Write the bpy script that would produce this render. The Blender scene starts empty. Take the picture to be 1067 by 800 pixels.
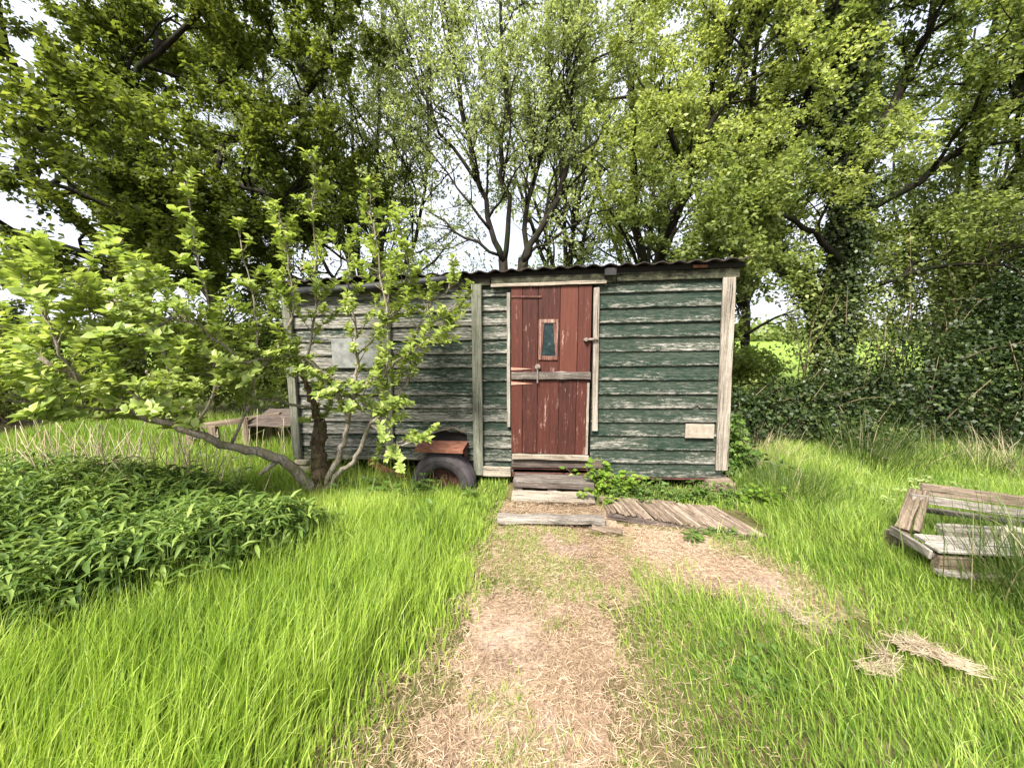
import bpy, bmesh, math
import numpy as np
from mathutils import Matrix, Vector, Euler

rad = math.radians
scene = bpy.context.scene
COL = scene.collection

# ------------------------------------------------------------------ camera, world, sun, exposure
cam_data = bpy.data.cameras.new('camera')
cam_data.sensor_width = 36.0
cam_data.lens = 13.5
cam_data.clip_start = 0.05
cam_data.clip_end = 2000
cam = bpy.data.objects.new('camera', cam_data)
cam.location = (0, 0, 1.57)
cam.rotation_euler = (rad(90 - 7.7), 0, 0)
COL.objects.link(cam)
scene.camera = cam

SUN_EL, SUN_AZ = 50.0, 205.0       # azimuth from +Y, clockwise: behind the camera, a little to its left
world = bpy.data.worlds.new('World')
scene.world = world
world.use_nodes = True
wn, wl = world.node_tree.nodes, world.node_tree.links
wn.clear()
w_out = wn.new('ShaderNodeOutputWorld')
w_bg = wn.new('ShaderNodeBackground')
w_sky = wn.new('ShaderNodeTexSky')
w_sky.sky_type = 'NISHITA'
w_sky.sun_disc = False
w_sky.sun_elevation = rad(SUN_EL)
w_sky.sun_rotation = rad(SUN_AZ)
w_sky.air_density = 1.0
w_sky.dust_density = 2.0
w_tc = wn.new('ShaderNodeTexCoord')
w_noise = wn.new('ShaderNodeTexNoise')
w_noise.inputs['Scale'].default_value = 2.2
w_noise.inputs['Detail'].default_value = 6
w_ramp = wn.new('ShaderNodeValToRGB')
w_ramp.color_ramp.elements[0].position = 0.35
w_ramp.color_ramp.elements[0].color = (0.70, 0.70, 0.70, 1)
w_ramp.color_ramp.elements[1].position = 0.62
w_ramp.color_ramp.elements[1].color = (0.97, 0.97, 0.97, 1)
w_mix = wn.new('ShaderNodeMixRGB')
w_mix.inputs[2].default_value = (5.1, 5.3, 6.0, 1)     # bright thin cloud
wl.new(w_tc.outputs['Generated'], w_noise.inputs['Vector'])
wl.new(w_noise.outputs['Fac'], w_ramp.inputs['Fac'])
wl.new(w_ramp.outputs['Color'], w_mix.inputs[0])
wl.new(w_sky.outputs['Color'], w_mix.inputs[1])
wl.new(w_mix.outputs['Color'], w_bg.inputs['Color'])
w_bg.inputs['Strength'].default_value = 0.10
wl.new(w_bg.outputs['Background'], w_out.inputs['Surface'])

sun_data = bpy.data.lights.new('sun', 'SUN')
sun_data.energy = 4.8
sun_data.angle = rad(18)
sun_data.color = (1.0, 0.95, 0.86)
sun = bpy.data.objects.new('sun', sun_data)
_az, _el = rad(SUN_AZ), rad(SUN_EL)
_to = Vector((math.sin(_az) * math.cos(_el), math.cos(_az) * math.cos(_el), math.sin(_el)))
sun.rotation_euler = _to.to_track_quat('Z', 'Y').to_euler()
sun.location = _to * 30
COL.objects.link(sun)

vs = scene.view_settings
vs.view_transform = 'Standard'
vs.look = 'None'
vs.gamma = 1
vs.use_curve_mapping = False
vs.exposure = 1.40
scene.cycles.max_bounces = 8
scene.cycles.diffuse_bounces = 3
scene.cycles.transmission_bounces = 4
scene.cycles.use_fast_gi = False

# ------------------------------------------------------------------ node helper
class Mat:
    def __init__(self, name):
        self.m = bpy.data.materials.new(name)
        self.m.use_nodes = True
        self.nt = self.m.node_tree
        self.nt.nodes.clear()
        self.out = self.nt.nodes.new('ShaderNodeOutputMaterial')
        self._tc = None
    def n(self, t, **kw):
        nd = self.nt.nodes.new(t)
        for k, v in kw.items():
            setattr(nd, k, v)
        return nd
    def l(self, a, b):
        self.nt.links.new(a, b)
    def put(self, sock, v):
        if isinstance(v, bpy.types.NodeSocket):
            self.l(v, sock)
        elif isinstance(v, tuple) and len(v) == 3 and sock.type == 'RGBA':
            sock.default_value = (*v, 1)
        else:
            sock.default_value = v
    def obj(self):
        if self._tc is None:
            self._tc = self.n('ShaderNodeTexCoord')
        return self._tc.outputs['Object']
    def scale(self, s, vec=None):
        mp = self.n('ShaderNodeMapping')
        self.l(vec or self.obj(), mp.inputs['Vector'])
        mp.inputs['Scale'].default_value = s
        return mp.outputs['Vector']
    def noise(self, scale, vec=None, detail=4, rough=0.6, dist=0.0):
        t = self.n('ShaderNodeTexNoise')
        self.l(vec or self.obj(), t.inputs['Vector'])
        t.inputs['Scale'].default_value = scale
        t.inputs['Detail'].default_value = detail
        t.inputs['Roughness'].default_value = rough
        t.inputs['Distortion'].default_value = dist
        return t.outputs['Fac']
    def math(self, op, a, b=0.0, c=None, clamp=False):
        nd = self.n('ShaderNodeMath', operation=op, use_clamp=clamp)
        self.put(nd.inputs[0], a)
        self.put(nd.inputs[1], b)
        if c is not None:
            self.put(nd.inputs[2], c)
        return nd.outputs[0]
    def ramp(self, fac, stops, interp='LINEAR'):
        r = self.n('ShaderNodeValToRGB')
        cr = r.color_ramp
        cr.interpolation = interp
        while len(cr.elements) < len(stops):
            cr.elements.new(0.5)
        for e, (p, c) in zip(cr.elements, stops):
            e.position = p
            e.color = (c, c, c, 1) if not isinstance(c, tuple) else (*c, 1)
        self.l(fac, r.inputs['Fac'])
        return r.outputs['Color']
    def mix(self, fac, a, b, mode='MIX'):
        nd = self.n('ShaderNodeMixRGB', blend_type=mode)
        self.put(nd.inputs[0], fac)
        self.put(nd.inputs[1], a)
        self.put(nd.inputs[2], b)
        return nd.outputs[0]
    def sep(self, vec=None):
        s = self.n('ShaderNodeSeparateXYZ')
        self.l(vec or self.obj(), s.inputs[0])
        return s.outputs
    def island(self):
        return self.n('ShaderNodeNewGeometry').outputs['Random Per Island']
    def bump(self, h, strength=0.4, dist=0.01):
        b = self.n('ShaderNodeBump')
        b.inputs['Strength'].default_value = strength
        b.inputs['Distance'].default_value = dist
        self.l(h, b.inputs['Height'])
        return b.outputs['Normal']
    def principled(self, color, rough=0.8, normal=None, spec=0.3, metal=0.0):
        p = self.n('ShaderNodeBsdfPrincipled')
        self.put(p.inputs['Base Color'], color)
        self.put(p.inputs['Roughness'], rough)
        p.inputs['Specular IOR Level'].default_value = spec
        p.inputs['Metallic'].default_value = metal
        if normal is not None:
            self.l(normal, p.inputs['Normal'])
        return p.outputs[0]
    def done(self, sh):
        self.l(sh, self.out.inputs['Surface'])
        return self.m

def wood(name, cols, axis='x', bump=0.6, rough=0.9, grain=1.0, lichen=0.0):
    """weathered bare timber: long fine grain along one axis, cracks, speckled dirt, per-piece tone"""
    k = Mat(name)
    def ax(l, w):
        return {'x': (l, w, w), 'y': (w, l, w), 'z': (w, w, l)}[axis]
    shift = k.n('ShaderNodeVectorMath', operation='ADD')
    k.l(k.obj(), shift.inputs[0])
    cmb = k.n('ShaderNodeCombineXYZ')
    isl = k.island()
    for q in range(3):
        k.l(k.math('MULTIPLY', isl, 7.0 + 3 * q), cmb.inputs[q])
    k.l(cmb.outputs[0], shift.inputs[1])
    src = shift.outputs[0]
    g = k.noise(1.0, k.scale(ax(1.6, 34), src), 8, 0.7, 0.5)
    f2 = k.noise(1.0, k.scale(ax(6, 150), src), 5, 0.7, 0.2)
    spk = k.noise(70, src, 4, 0.75)
    big = k.noise(3.0, src, 4, 0.65)
    f = k.math('ADD', k.math('MULTIPLY', g, 0.40), k.math('MULTIPLY', f2, 0.34))
    f = k.math('ADD', f, k.math('ADD', k.math('MULTIPLY', big, 0.22), k.math('MULTIPLY', spk, 0.14)))
    f = k.math('ADD', f, k.math('MULTIPLY', k.math('SUBTRACT', isl, 0.5), 0.07))
    n = len(cols)
    c = k.ramp(f, [(0.44 + 0.22 * i / (n - 1), cols[i]) for i in range(n)])
    cr = k.ramp(k.noise(1.0, k.scale(ax(2.4, 60), src), 5, 0.7, 0.3), [(0.33, 0.18), (0.42, 1.0)])
    c = k.mix(1.0, c, cr, 'MULTIPLY')
    if lichen:
        lf = k.ramp(k.noise(26, src, 6, 0.75), [(0.56 - lichen * .1, 0.0), (0.64, 1.0)])
        c = k.mix(k.math('MULTIPLY', lf, lichen), c, (0.13, 0.15, 0.075))
    h = k.math('ADD', k.math('ADD', g, k.math('MULTIPLY', f2, .6)), k.math('MULTIPLY', cr, 0.8))
    return k.done(k.principled(c, rough, k.bump(h, bump, 0.006), 0.2))

def leafmat(name, stops, trans=0.4, rough=0.45, clump=0.8, clump_amt=0.35, tint=(1.28, 1.28, 0.80), spec=0.35):
    k = Mat(name)
    r = k.island()
    big = k.noise(clump, None, 3)
    f = k.math('ADD', k.math('MULTIPLY', r, 1 - clump_amt), k.math('MULTIPLY', k.math('MULTIPLY_ADD', big, 2.4, -0.7), clump_amt), clamp=True)
    c = k.ramp(f, stops)
    p = k.principled(c, rough, None, spec)
    t = k.n('ShaderNodeBsdfTranslucent')
    k.l(k.mix(1.0, c, tint, 'MULTIPLY'), t.inputs['Color'])
    ms = k.n('ShaderNodeMixShader')
    ms.inputs[0].default_value = trans
    k.l(p, ms.inputs[1])
    k.l(t.outputs[0], ms.inputs[2])
    return k.done(ms.outputs[0])

def barkmat(name, a, b, moss=None, scale=14):
    k = Mat(name)
    v = k.scale((scale, scale, scale * 0.3))
    g = k.noise(1.0, v, 7, 0.7, 0.6)
    c = k.ramp(g, [(0.32, a), (0.68, b)])
    if moss:
        mf = k.ramp(k.noise(5, None, 5, 0.7), [(0.5, 0.0), (0.6, 1.0)])
        c = k.mix(mf, c, moss)
    return k.done(k.principled(c, 0.95, k.bump(g, 0.8, 0.02), 0.15))

# ------------------------------------------------------------------ mesh helpers
class Acc:
    """collects numpy vertex and face arrays, builds one mesh"""
    def __init__(self):
        self.v, self.f, self.n = [], [], 0
    def add(self, V, faces):
        V = np.asarray(V, float).reshape(-1, 3)
        for F in faces:
            self.f.append(np.asarray(F, np.int64) + self.n)
        self.v.append(V)
        self.n += len(V)
    def tube(self, path, radii, sides=6, cap=True):
        P = np.asarray(path, float)
        n = len(P)
        T = np.gradient(P, axis=0)
        T /= np.linalg.norm(T, axis=1)[:, None] + 1e-9
        ref = np.array([0.0, 0, 1]) if abs(T[0][2]) < 0.8 else np.array([1.0, 0, 0])
        U = np.cross(T, ref)
        U /= np.linalg.norm(U, axis=1)[:, None] + 1e-9
        W = np.cross(T, U)
        a = np.linspace(0, 2 * np.pi, sides, endpoint=False)
        R = np.asarray(radii, float)[:, None, None]
        V = P[:, None, :] + R * (np.cos(a)[None, :, None] * U[:, None, :] + np.sin(a)[None, :, None] * W[:, None, :])
        i = np.arange(n - 1)[:, None] * sides
        j = np.arange(sides)[None, :]
        j2 = (j + 1) % sides
        Q = np.stack([i + j, i + j2, i + sides + j2, i + sides + j], -1).reshape(-1, 4)
        faces = [Q]
        if cap and sides > 3:
            faces.append(np.arange(sides)[::-1][None, :])
            faces.append((np.arange(sides) + (n - 1) * sides)[None, :])
        self.add(V.reshape(-1, 3), faces)
    def build(self, name, mat, parent=None, smooth=False):
        me = bpy.data.meshes.new(name)
        V = np.concatenate(self.v)
        fl = self.f
        tot = np.concatenate([np.full(len(F), F.shape[1], np.int32) for F in fl])
        loops = np.concatenate([F.ravel() for F in fl]).astype(np.int32)
        start = np.concatenate([[0], np.cumsum(tot)[:-1]]).astype(np.int32)
        me.vertices.add(len(V))
        me.vertices.foreach_set('co', V.astype(np.float32).ravel())
        me.loops.add(len(loops))
        me.loops.foreach_set('vertex_index', loops)
        me.polygons.add(len(tot))
        me.polygons.foreach_set('loop_start', start)
        me.polygons.foreach_set('loop_total', tot)
        if smooth:
            me.polygons.foreach_set('use_smooth', np.ones(len(tot), bool))
        me.update(calc_edges=True)
        me.validate()
        me.materials.append(mat)
        o = bpy.data.objects.new(name, me)
        COL.objects.link(o)
        o.parent = parent
        return o

_wr = np.random.default_rng(5)
class Box:
    """collects bevelled timber / metal boxes in a bmesh, builds one mesh"""
    def __init__(self):
        self.b = bmesh.new()
    def box(self, x0, x1, y0, y1, z0, z1, bev=0.004, rot=(0, 0, 0), wob=0.0, cuts=0):
        t = bmesh.new()
        r = bmesh.ops.create_cube(t, size=1.0)
        bmesh.ops.scale(t, vec=(abs(x1 - x0), abs(y1 - y0), abs(z1 - z0)), verts=t.verts)
        if cuts:
            L = [abs(x1 - x0), abs(y1 - y0), abs(z1 - z0)]
            ax = int(np.argmax(L))
            for k in range(1, cuts + 1):
                pos = [0, 0, 0]
                pos[ax] = L[ax] * (k / (cuts + 1) - 0.5)
                nrm = [0, 0, 0]
                nrm[ax] = 1
                bmesh.ops.bisect_plane(t, geom=t.verts[:] + t.edges[:] + t.faces[:], plane_co=pos, plane_no=nrm)
        if wob:
            for v in t.verts:
                v.co += Vector(_wr.normal(0, wob, 3))
        if bev:
            es = [e for e in t.edges if len(e.link_faces) == 2 and e.calc_face_angle(0) > 0.6]
            bmesh.ops.bevel(t, geom=es, offset=bev, segments=1, affect='EDGES')
        M = Matrix.Translation(((x0 + x1) / 2, (y0 + y1) / 2, (z0 + z1) / 2)) @ Euler(rot).to_matrix().to_4x4()
        bmesh.ops.transform(t, matrix=M, verts=t.verts)
        me = bpy.data.meshes.new('tmp')
        t.to_mesh(me)
        t.free()
        self.b.from_mesh(me)
        bpy.data.meshes.remove(me)
        return self
    def beam(self, a, b, w, h, bev=0.004, roll=0.0, wob=0.0, cuts=0):
        """a timber of width w and depth h from point a to point b"""
        a, b = Vector(a), Vector(b)
        d = b - a
        n0 = len(self.b.verts)
        self.box(-d.length / 2, d.length / 2, -w / 2, w / 2, -h / 2, h / 2, bev, (0, 0, 0), wob, cuts)
        self.b.verts.ensure_lookup_table()
        vs_ = self.b.verts[n0:]
        q = d.to_track_quat('X', 'Z')
        M = Matrix.Translation((a + b) / 2) @ q.to_matrix().to_4x4() @ Matrix.Rotation(roll, 4, 'X')
        bmesh.ops.transform(self.b, matrix=M, verts=vs_)
        return self
    def cyl(self, c, r, depth, axis='y', seg=24, r2=None):
        M = {'z': Matrix(), 'y': Matrix.Rotation(rad(90), 4, 'X'), 'x': Matrix.Rotation(rad(90), 4, 'Y')}[axis]
        bmesh.ops.create_cone(self.b, cap_ends=True, segments=seg, radius1=r, radius2=r if r2 is None else r2, depth=depth, matrix=Matrix.Translation(c) @ M)
        return self
    def poly(self, pts, faces):
        vs_ = [self.b.verts.new(p) for p in pts]
        for f in faces:
            self.b.faces.new([vs_[i] for i in f])
        return self
    def build(self, name, mat, parent=None, smooth=False):
        bmesh.ops.recalc_face_normals(self.b, faces=self.b.faces)
        me = bpy.data.meshes.new(name)
        self.b.to_mesh(me)
        self.b.free()
        if smooth:
            me.polygons.foreach_set('use_smooth', np.ones(len(me.polygons), bool))
        me.materials.append(mat)
        o = bpy.data.objects.new(name, me)
        COL.objects.link(o)
        o.parent = parent
        return o

def timber(name, a, b, w, h, mat, parent=None, bev=.004, roll=0.0, wob=.002, cuts=8):
    """a timber as its own object whose local X runs along its length"""
    a, b = Vector(a), Vector(b)
    d = b - a
    o = Box().box(-d.length / 2, d.length / 2, -w / 2, w / 2, -h / 2, h / 2, bev, (0, 0, 0), wob, cuts).build(name, mat, parent)
    o.location = (a + b) / 2
    o.rotation_euler = (d.to_track_quat('X', 'Z').to_matrix() @ Matrix.Rotation(roll, 3, 'X')).to_euler()
    return o

def tag(o, label, cat, group=None, kind=None):
    if label:
        o['label'] = label
    if cat:
        o['category'] = cat
    if group:
        o['group'] = group
    if kind:
        o['kind'] = kind
    return o

def thing(name, label, cat, loc=(0, 0, 0), rotz=0.0, group=None):
    o = bpy.data.objects.new(name, None)
    o.empty_display_size = 0.2
    COL.objects.link(o)
    o.location = loc
    o.rotation_euler = (0, 0, rotz)
    return tag(o, label, cat, group)

def unit(a):
    return a / (np.linalg.norm(a, axis=-1, keepdims=True) + 1e-9)

def add_leaves(acc, C, D, N, L, W, fold=0.12, fine=False, droop=0.0):
    """one small folded blade per row: base C, long axis D, face normal N"""
    D = unit(D)
    S = unit(np.cross(D, N))
    N = np.cross(S, D)
    L = np.broadcast_to(L, (len(C),))[:, None]
    W = np.broadcast_to(W, (len(C),))[:, None]
    n = len(C)
    up = N * (fold * W)
    if not fine:
        V = np.stack([C, C + D * L * .45 + S * W * .5 + up, C + D * L - N * L * droop, C + D * L * .45 - S * W * .5 + up], 1)
        i = np.arange(n)[:, None] * 4
        acc.add(V.reshape(-1, 3), [np.concatenate([i, i + 1, i + 2, i + 3], 1)])
        return
    mid = C + D * L * .5 + N * L * droop * .15
    tip = C + D * L - N * L * droop
    a = C + D * L * .26 + S * W * .40 + up
    b = C + D * L * .64 + S * W * .48 + up
    c = C + D * L * .64 - S * W * .48 + up
    d = C + D * L * .26 - S * W * .40 + up
    V = np.stack([C, mid, tip, a, b, c, d], 1)
    i = np.arange(n)[:, None] * 7
    q = np.concatenate([np.concatenate([i, i + 3, i + 4, i + 1], 1), np.concatenate([i, i + 1, i + 5, i + 6], 1)])
    t = np.concatenate([np.concatenate([i + 1, i + 4, i + 2], 1), np.concatenate([i + 1, i + 2, i + 5], 1)])
    acc.add(V.reshape(-1, 3), [q, t])

def add_blades(acc, rng, P, H, W, lean=0.35, bend=0.4, seg=3, az=None):
    """grass blades rooted at P, each a tapering bent strip"""
    n = len(P)
    H = np.broadcast_to(H, (n,)).astype(float)
    W = np.broadcast_to(W, (n,)).astype(float)
    th = rng.uniform(0, 2 * np.pi, n) if az is None else az
    d = np.stack([np.cos(th), np.sin(th), np.zeros(n)], 1)
    fa = rng.uniform(0, 2 * np.pi, n)
    s = np.stack([np.cos(fa), np.sin(fa), np.zeros(n)], 1)
    l = np.abs(rng.normal(0, lean, n))
    k = np.abs(rng.normal(0, bend, n))
    rows = []
    pos = P.copy()
    ang = l.copy()
    for i in range(seg + 1):
        t = i / seg
        w = W * (1 - t ** 1.5) * .5 + (0.0 if i == seg else 0.0004)
        if i == seg:
            rows.append(pos[:, None, :])
        else:
            rows.append(np.stack([pos - s * w[:, None], pos + s * w[:, None]], 1))
        stp = H / seg
        pos = pos + d * (np.sin(ang) * stp)[:, None] + np.array([0, 0, 1.0]) * (np.cos(ang) * stp)[:, None]
        ang = ang + k * 1.3 * (t + .3)
    V = np.concatenate(rows, 1)
    m = seg * 2 + 1
    b = np.arange(n)[:, None] * m
    Q = np.concatenate([np.concatenate([b + 2 * i, b + 2 * i + 1, b + 2 * i + 3, b + 2 * i + 2], 1) for i in range(seg - 1)]) if seg > 1 else np.zeros((0, 4), int)
    T = np.concatenate([b + 2 * (seg - 1), b + 2 * (seg - 1) + 1, b + 2 * seg], 1)
    acc.add(V.reshape(-1, 3), [Q, T] if len(Q) else [T])

def inside(P, poly):
    x, y = P[:, 0], P[:, 1]
    r = np.zeros(len(P), bool)
    q = np.asarray(poly)
    for (x0, y0), (x1, y1) in zip(q, np.roll(q, -1, 0)):
        c = ((y0 > y) != (y1 > y)) & (x < (x1 - x0) * (y - y0) / (y1 - y0 + 1e-12) + x0)
        r ^= c
    return r

def vnoise(P, s, seed):
    """cheap smooth value noise in the ground plane"""
    g = np.random.default_rng(seed).random((64, 64))
    X = P[:, 0] * s + 1000.0
    Y = P[:, 1] * s + 1000.0
    i, j = np.floor(X).astype(int), np.floor(Y).astype(int)
    u, v = X - i, Y - j
    u, v = u * u * (3 - 2 * u), v * v * (3 - 2 * v)
    G = lambda a, b: g[a % 64, b % 64]
    return (G(i, j) * (1 - u) + G(i + 1, j) * u) * (1 - v) + (G(i, j + 1) * (1 - u) + G(i + 1, j + 1) * u) * v

# ------------------------------------------------------------------ tree growth
def locate(path, t):
    n = len(path) - 1
    f = min(t, 0.9999) * n
    i = int(f)
    a, b = path[i], path[i + 1]
    d = b - a
    return a + d * (f - i), d / (np.linalg.norm(d) + 1e-9)

def wander(rng, p, d, L, n, wob, up, pull=None):
    pts = [np.array(p, float)]
    d = np.array(d, float)
    for _ in range(n):
        d = d + rng.normal(0, wob, 3)
        d[2] += up
        if pull is not None:
            d = d + pull
        d /= np.linalg.norm(d) + 1e-9
        pts.append(pts[-1] + d * (L / n))
    return np.array(pts)

def grow(rng, acc, hosts, path, r0, r1, lev, S):
    path = np.asarray(path, float)
    m = len(path)
    t = np.linspace(0, 1, m)
    radii = r0 + (r1 - r0) * t ** 0.8
    acc.tube(path, radii, S['sides'][lev])
    if lev >= S['levels']:
        hosts.append(path)
        return
    L = float(np.sum(np.linalg.norm(np.diff(path, axis=0), axis=1)))
    n = max(2, int(L * S['q'][lev] + rng.random()))
    tm = S['tmin'][lev]
    for i in range(n):
        tt = tm + (1 - tm) * (i + rng.random()) / n
        p, tan = locate(path, tt)
        perp = rng.normal(0, 1, 3)
        perp[2] *= S.get('flat', 1.0)
        perp -= tan * np.dot(perp, tan)
        perp /= np.linalg.norm(perp) + 1e-9
        a = rng.uniform(*S['ang'])
        d = tan * math.cos(a) + perp * math.sin(a)
        l = S['len'][lev] * rng.uniform(.6, 1.25) * (1.15 - .5 * tt)
        rr = min((r0 + (r1 - r0) * tt ** .8) * .62, S['rmax'][lev])
        q = wander(rng, p, d, l, S['seg'][lev], S['wob'], S['up'], S.get('pull'))
        grow(rng, acc, hosts, q, rr, max(rr * .3, .0035), lev + 1, S)
    hosts.append(path[-max(2, m // 3):])

def leaf_on(rng, acc, hosts, n, L, W, sig, up=0.8, keep=None, outward=0.5, fine=False, droop=0.1):
    """n leaves per twig spread along the twigs"""
    A = np.array([h[i] for h in hosts for i in range(len(h) - 1)])
    B = np.array([h[i + 1] for h in hosts for i in range(len(h) - 1)])
    w = np.linalg.norm(B - A, axis=1)
    per = 5
    m = int(n / per)
    idx = rng.choice(len(A), m, p=w / w.sum())
    C = A[idx] + (B - A)[idx] * rng.random((m, 1)) + rng.normal(0, sig * .6, (m, 3))
    idx, C = np.repeat(idx, per), np.repeat(C, per, 0)
    C = C + rng.normal(0, L * .42, C.shape)
    if keep is not None:
        k = keep(C)
        C, idx = C[k], idx[k]
    m = len(C)
    D = unit(unit((B - A)[idx]) * outward + rng.normal(0, 1, (m, 3)) * np.array([1, 1, .6]))
    N = unit(rng.normal(0, 1, (m, 3)) + np.array([0, 0, up * 2]))
    s = rng.uniform(.65, 1.3, m)
    add_leaves(acc, C, D, N, L * s, W * s, fine=fine, droop=droop)

def tree(name, label, cat, base, limbs, S, seed, bark, leaf, nleaf, L, W, sig, up=0.8, keep=None, group=None, ivy=None):
    """limbs: list of (points, start radius, end radius, level) in coordinates relative to base"""
    rng = np.random.default_rng(seed)
    root = thing(name, label, cat, base, 0, group)
    acc, hosts = Acc(), []
    for pts, r0, r1, lev in limbs:
        P = np.asarray(pts, float)
        # subdivide and roughen the hand placed line
        Q = [P[0]]
        for a, b in zip(P[:-1], P[1:]):
            for k in range(1, 4):
                Q.append(a + (b - a) * k / 3 + (rng.normal(0, .035 * min(1, np.linalg.norm(b - a)), 3) if k < 3 else 0))
        grow(rng, acc, hosts, np.array(Q), r0, r1, lev, S)
    acc.build('trunk', bark, root, True)
    lf = Acc()
    leaf_on(rng, lf, hosts, nleaf, L, W, sig, up, keep)
    lf.build('crown', leaf, root)
    if ivy:
        iv = Acc()
        for pts, r, n, mt in ivy:
            n = int(n * 1.5)
            r = r * .8
            P = np.asarray(pts, float)
            k = rng.integers(0, len(P) - 1, n)
            C = P[k] + (P[k + 1] - P[k]) * rng.random((n, 1))
            o = unit(rng.normal(0, 1, (n, 3)) * np.array([1, 1, .5]))
            lump = .55 + .9 * vnoise(C[:, [2, 0]] * 2.0 + o[:, :2], 1.6, seed)
            C = C + o * (r * lump * rng.uniform(.5, 1.15, n))[:, None]
            D = unit(o * .5 + rng.normal(0, .5, (n, 3)) + np.array([0, 0, -.6]))
            s = rng.uniform(.6, 1.3, n)
            add_leaves(iv, C, D, unit(o + rng.normal(0, .5, (n, 3)) + np.array([0, 0, .4])), .058 * s, .050 * s)
        iv.build('ivy', ivy[0][3], root)
    return root

# ------------------------------------------------------------------ materials
M = {}
def siding_mat():
    k = Mat('weathered_green_boards')
    x, y, z = k.sep()
    zz = k.math('SUBTRACT', k.math('SUBTRACT', z, k.math('MULTIPLY', k.math('ADD', x, 2.1), 0.018)), 0.11)
    row = k.math('DIVIDE', zz, 0.139)
    v = k.math('FRACT', row)
    rid = k.math('FLOOR', row)
    wn_ = k.n('ShaderNodeTexWhiteNoise', noise_dimensions='2D')
    cx = k.n('ShaderNodeCombineXYZ')
    k.l(rid, cx.inputs[0])
    k.l(k.math('FLOOR', k.math('MULTIPLY', k.math('ADD', x, k.math('MULTIPLY', rid, 0.37)), 0.41)), cx.inputs[1])
    k.l(cx.outputs[0], wn_.inputs['Vector'])
    rnd = wn_.outputs['Value']
    off = k.n('ShaderNodeCombineXYZ')
    k.l(k.math('ADD', x, k.math('MULTIPLY', rid, 7.3)), off.inputs[0])
    k.l(y, off.inputs[1])
    k.l(z, off.inputs[2])
    a = k.noise(1.0, k.scale((2.2, 8, 17), off.outputs[0]), 7, 0.72, 0.3)
    b = k.noise(1.0, k.scale((14, 20, 75), off.outputs[0]), 6, 0.75, 0.2)
    c2 = k.noise(1.0, k.scale((3, 30, 190), off.outputs[0]), 4, 0.7)
    left = k.math('MULTIPLY', k.math('MULTIPLY_ADD', x, -1.0, -1.5), 0.045, clamp=True)
    low = k.math('MULTIPLY', k.math('POWER', k.math('SUBTRACT', 1.0, v), 2.0), 0.13)
    spk = k.noise(1.0, k.scale((55, 60, 130), off.outputs[0]), 4, 0.75)
    m = k.math('ADD', k.math('MULTIPLY', a, 0.44), k.math('MULTIPLY', b, 0.38))
    m = k.math('ADD', m, k.math('ADD', k.math('MULTIPLY', c2, 0.14), k.math('MULTIPLY', spk, 0.24)))
    m = k.math('ADD', m, k.math('ADD', low, left))
    m = k.math('ADD', m, k.math('MULTIPLY', k.math('SUBTRACT', rnd, 0.5), 0.07))
    peel = k.ramp(m, [(0.672, 0.0), (0.715, 0.55), (0.79, 1.0)])
    green = k.ramp(rnd, [(0.0, (0.0035, 0.020, 0.0115)), (0.45, (0.0085, 0.0225, 0.0135)), (1.0, (0.018, 0.030, 0.0185))])
    green = k.mix(k.ramp(k.math('ADD', k.math('MULTIPLY', b, .6), k.math('MULTIPLY', c2, .4)), [(0.44, 0.0), (0.60, 0.75)]), green, (0.072, 0.080, 0.060))
    grey = k.ramp(k.math('ADD', k.math('MULTIPLY', c2, 0.6), k.math('MULTIPLY', b, 0.4)), [(0.40, (0.026, 0.024, 0.020)), (0.49, (0.125, 0.117, 0.096)), (0.60, (0.38, 0.36, 0.32))])
    c = k.mix(peel, green, grey)
    h = k.math('ADD', k.math('MULTIPLY', peel, -0.5), k.math('MULTIPLY', c2, 0.8))
    return k.done(k.principled(c, 0.8, k.bump(h, 0.55, 0.004), 0.25))
M['siding'] = siding_mat()

def door_mat():
    k = Mat('worn_red_oxide_paint')
    x, y, z = k.sep()
    isl = k.island()
    off = k.n('ShaderNodeCombineXYZ')
    k.l(k.math('ADD', x, k.math('MULTIPLY', isl, 9.0)), off.inputs[0])
    k.l(y, off.inputs[1])
    k.l(z, off.inputs[2])
    a = k.noise(1.0, k.scale((40, 20, 2.6), off.outputs[0]), 7, 0.7, 0.3)
    b = k.noise(1.0, k.scale((16, 20, 7), off.outputs[0]), 6, 0.75, 1.2)
    big = k.noise(2.2, off.outputs[0], 3)
    fine = k.noise(1.0, k.scale((170, 60, 9), off.outputs[0]), 5, 0.75)
    m = k.math('ADD', k.math('ADD', k.math('MULTIPLY', a, 0.40), k.math('MULTIPLY', b, 0.42)), k.math('ADD', k.math('MULTIPLY', big, 0.22), k.math('MULTIPLY', fine, 0.2)))
    peel = k.ramp(m, [(0.685, 0.0), (0.735, 1.0)])
    red = k.ramp(k.math('ADD', k.math('ADD', k.math('MULTIPLY', a, 0.4), k.math('MULTIPLY', fine, 0.35)), k.math('MULTIPLY', isl, 0.3)), [(0.34, (0.017, 0.0055, 0.004)), (0.48, (0.060, 0.0150, 0.0095)), (0.70, (0.105, 0.031, 0.019))])
    c = k.mix(peel, red, (0.28, 0.175, 0.14))
    return k.done(k.principled(c, 0.7, k.bump(k.math('SUBTRACT', a, peel), 0.5, 0.004), 0.3))
M['door'] = door_mat()
M['grey_x'] = wood('grey_weathered_board', [(0.06, 0.05, 0.04), (0.20, 0.175, 0.15), (0.40, 0.36, 0.31)], 'x')
M['grey_y'] = wood('grey_weathered_timber', [(0.06, 0.047, 0.036), (0.20, 0.165, 0.13), (0.40, 0.34, 0.28)], 'y')
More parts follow.
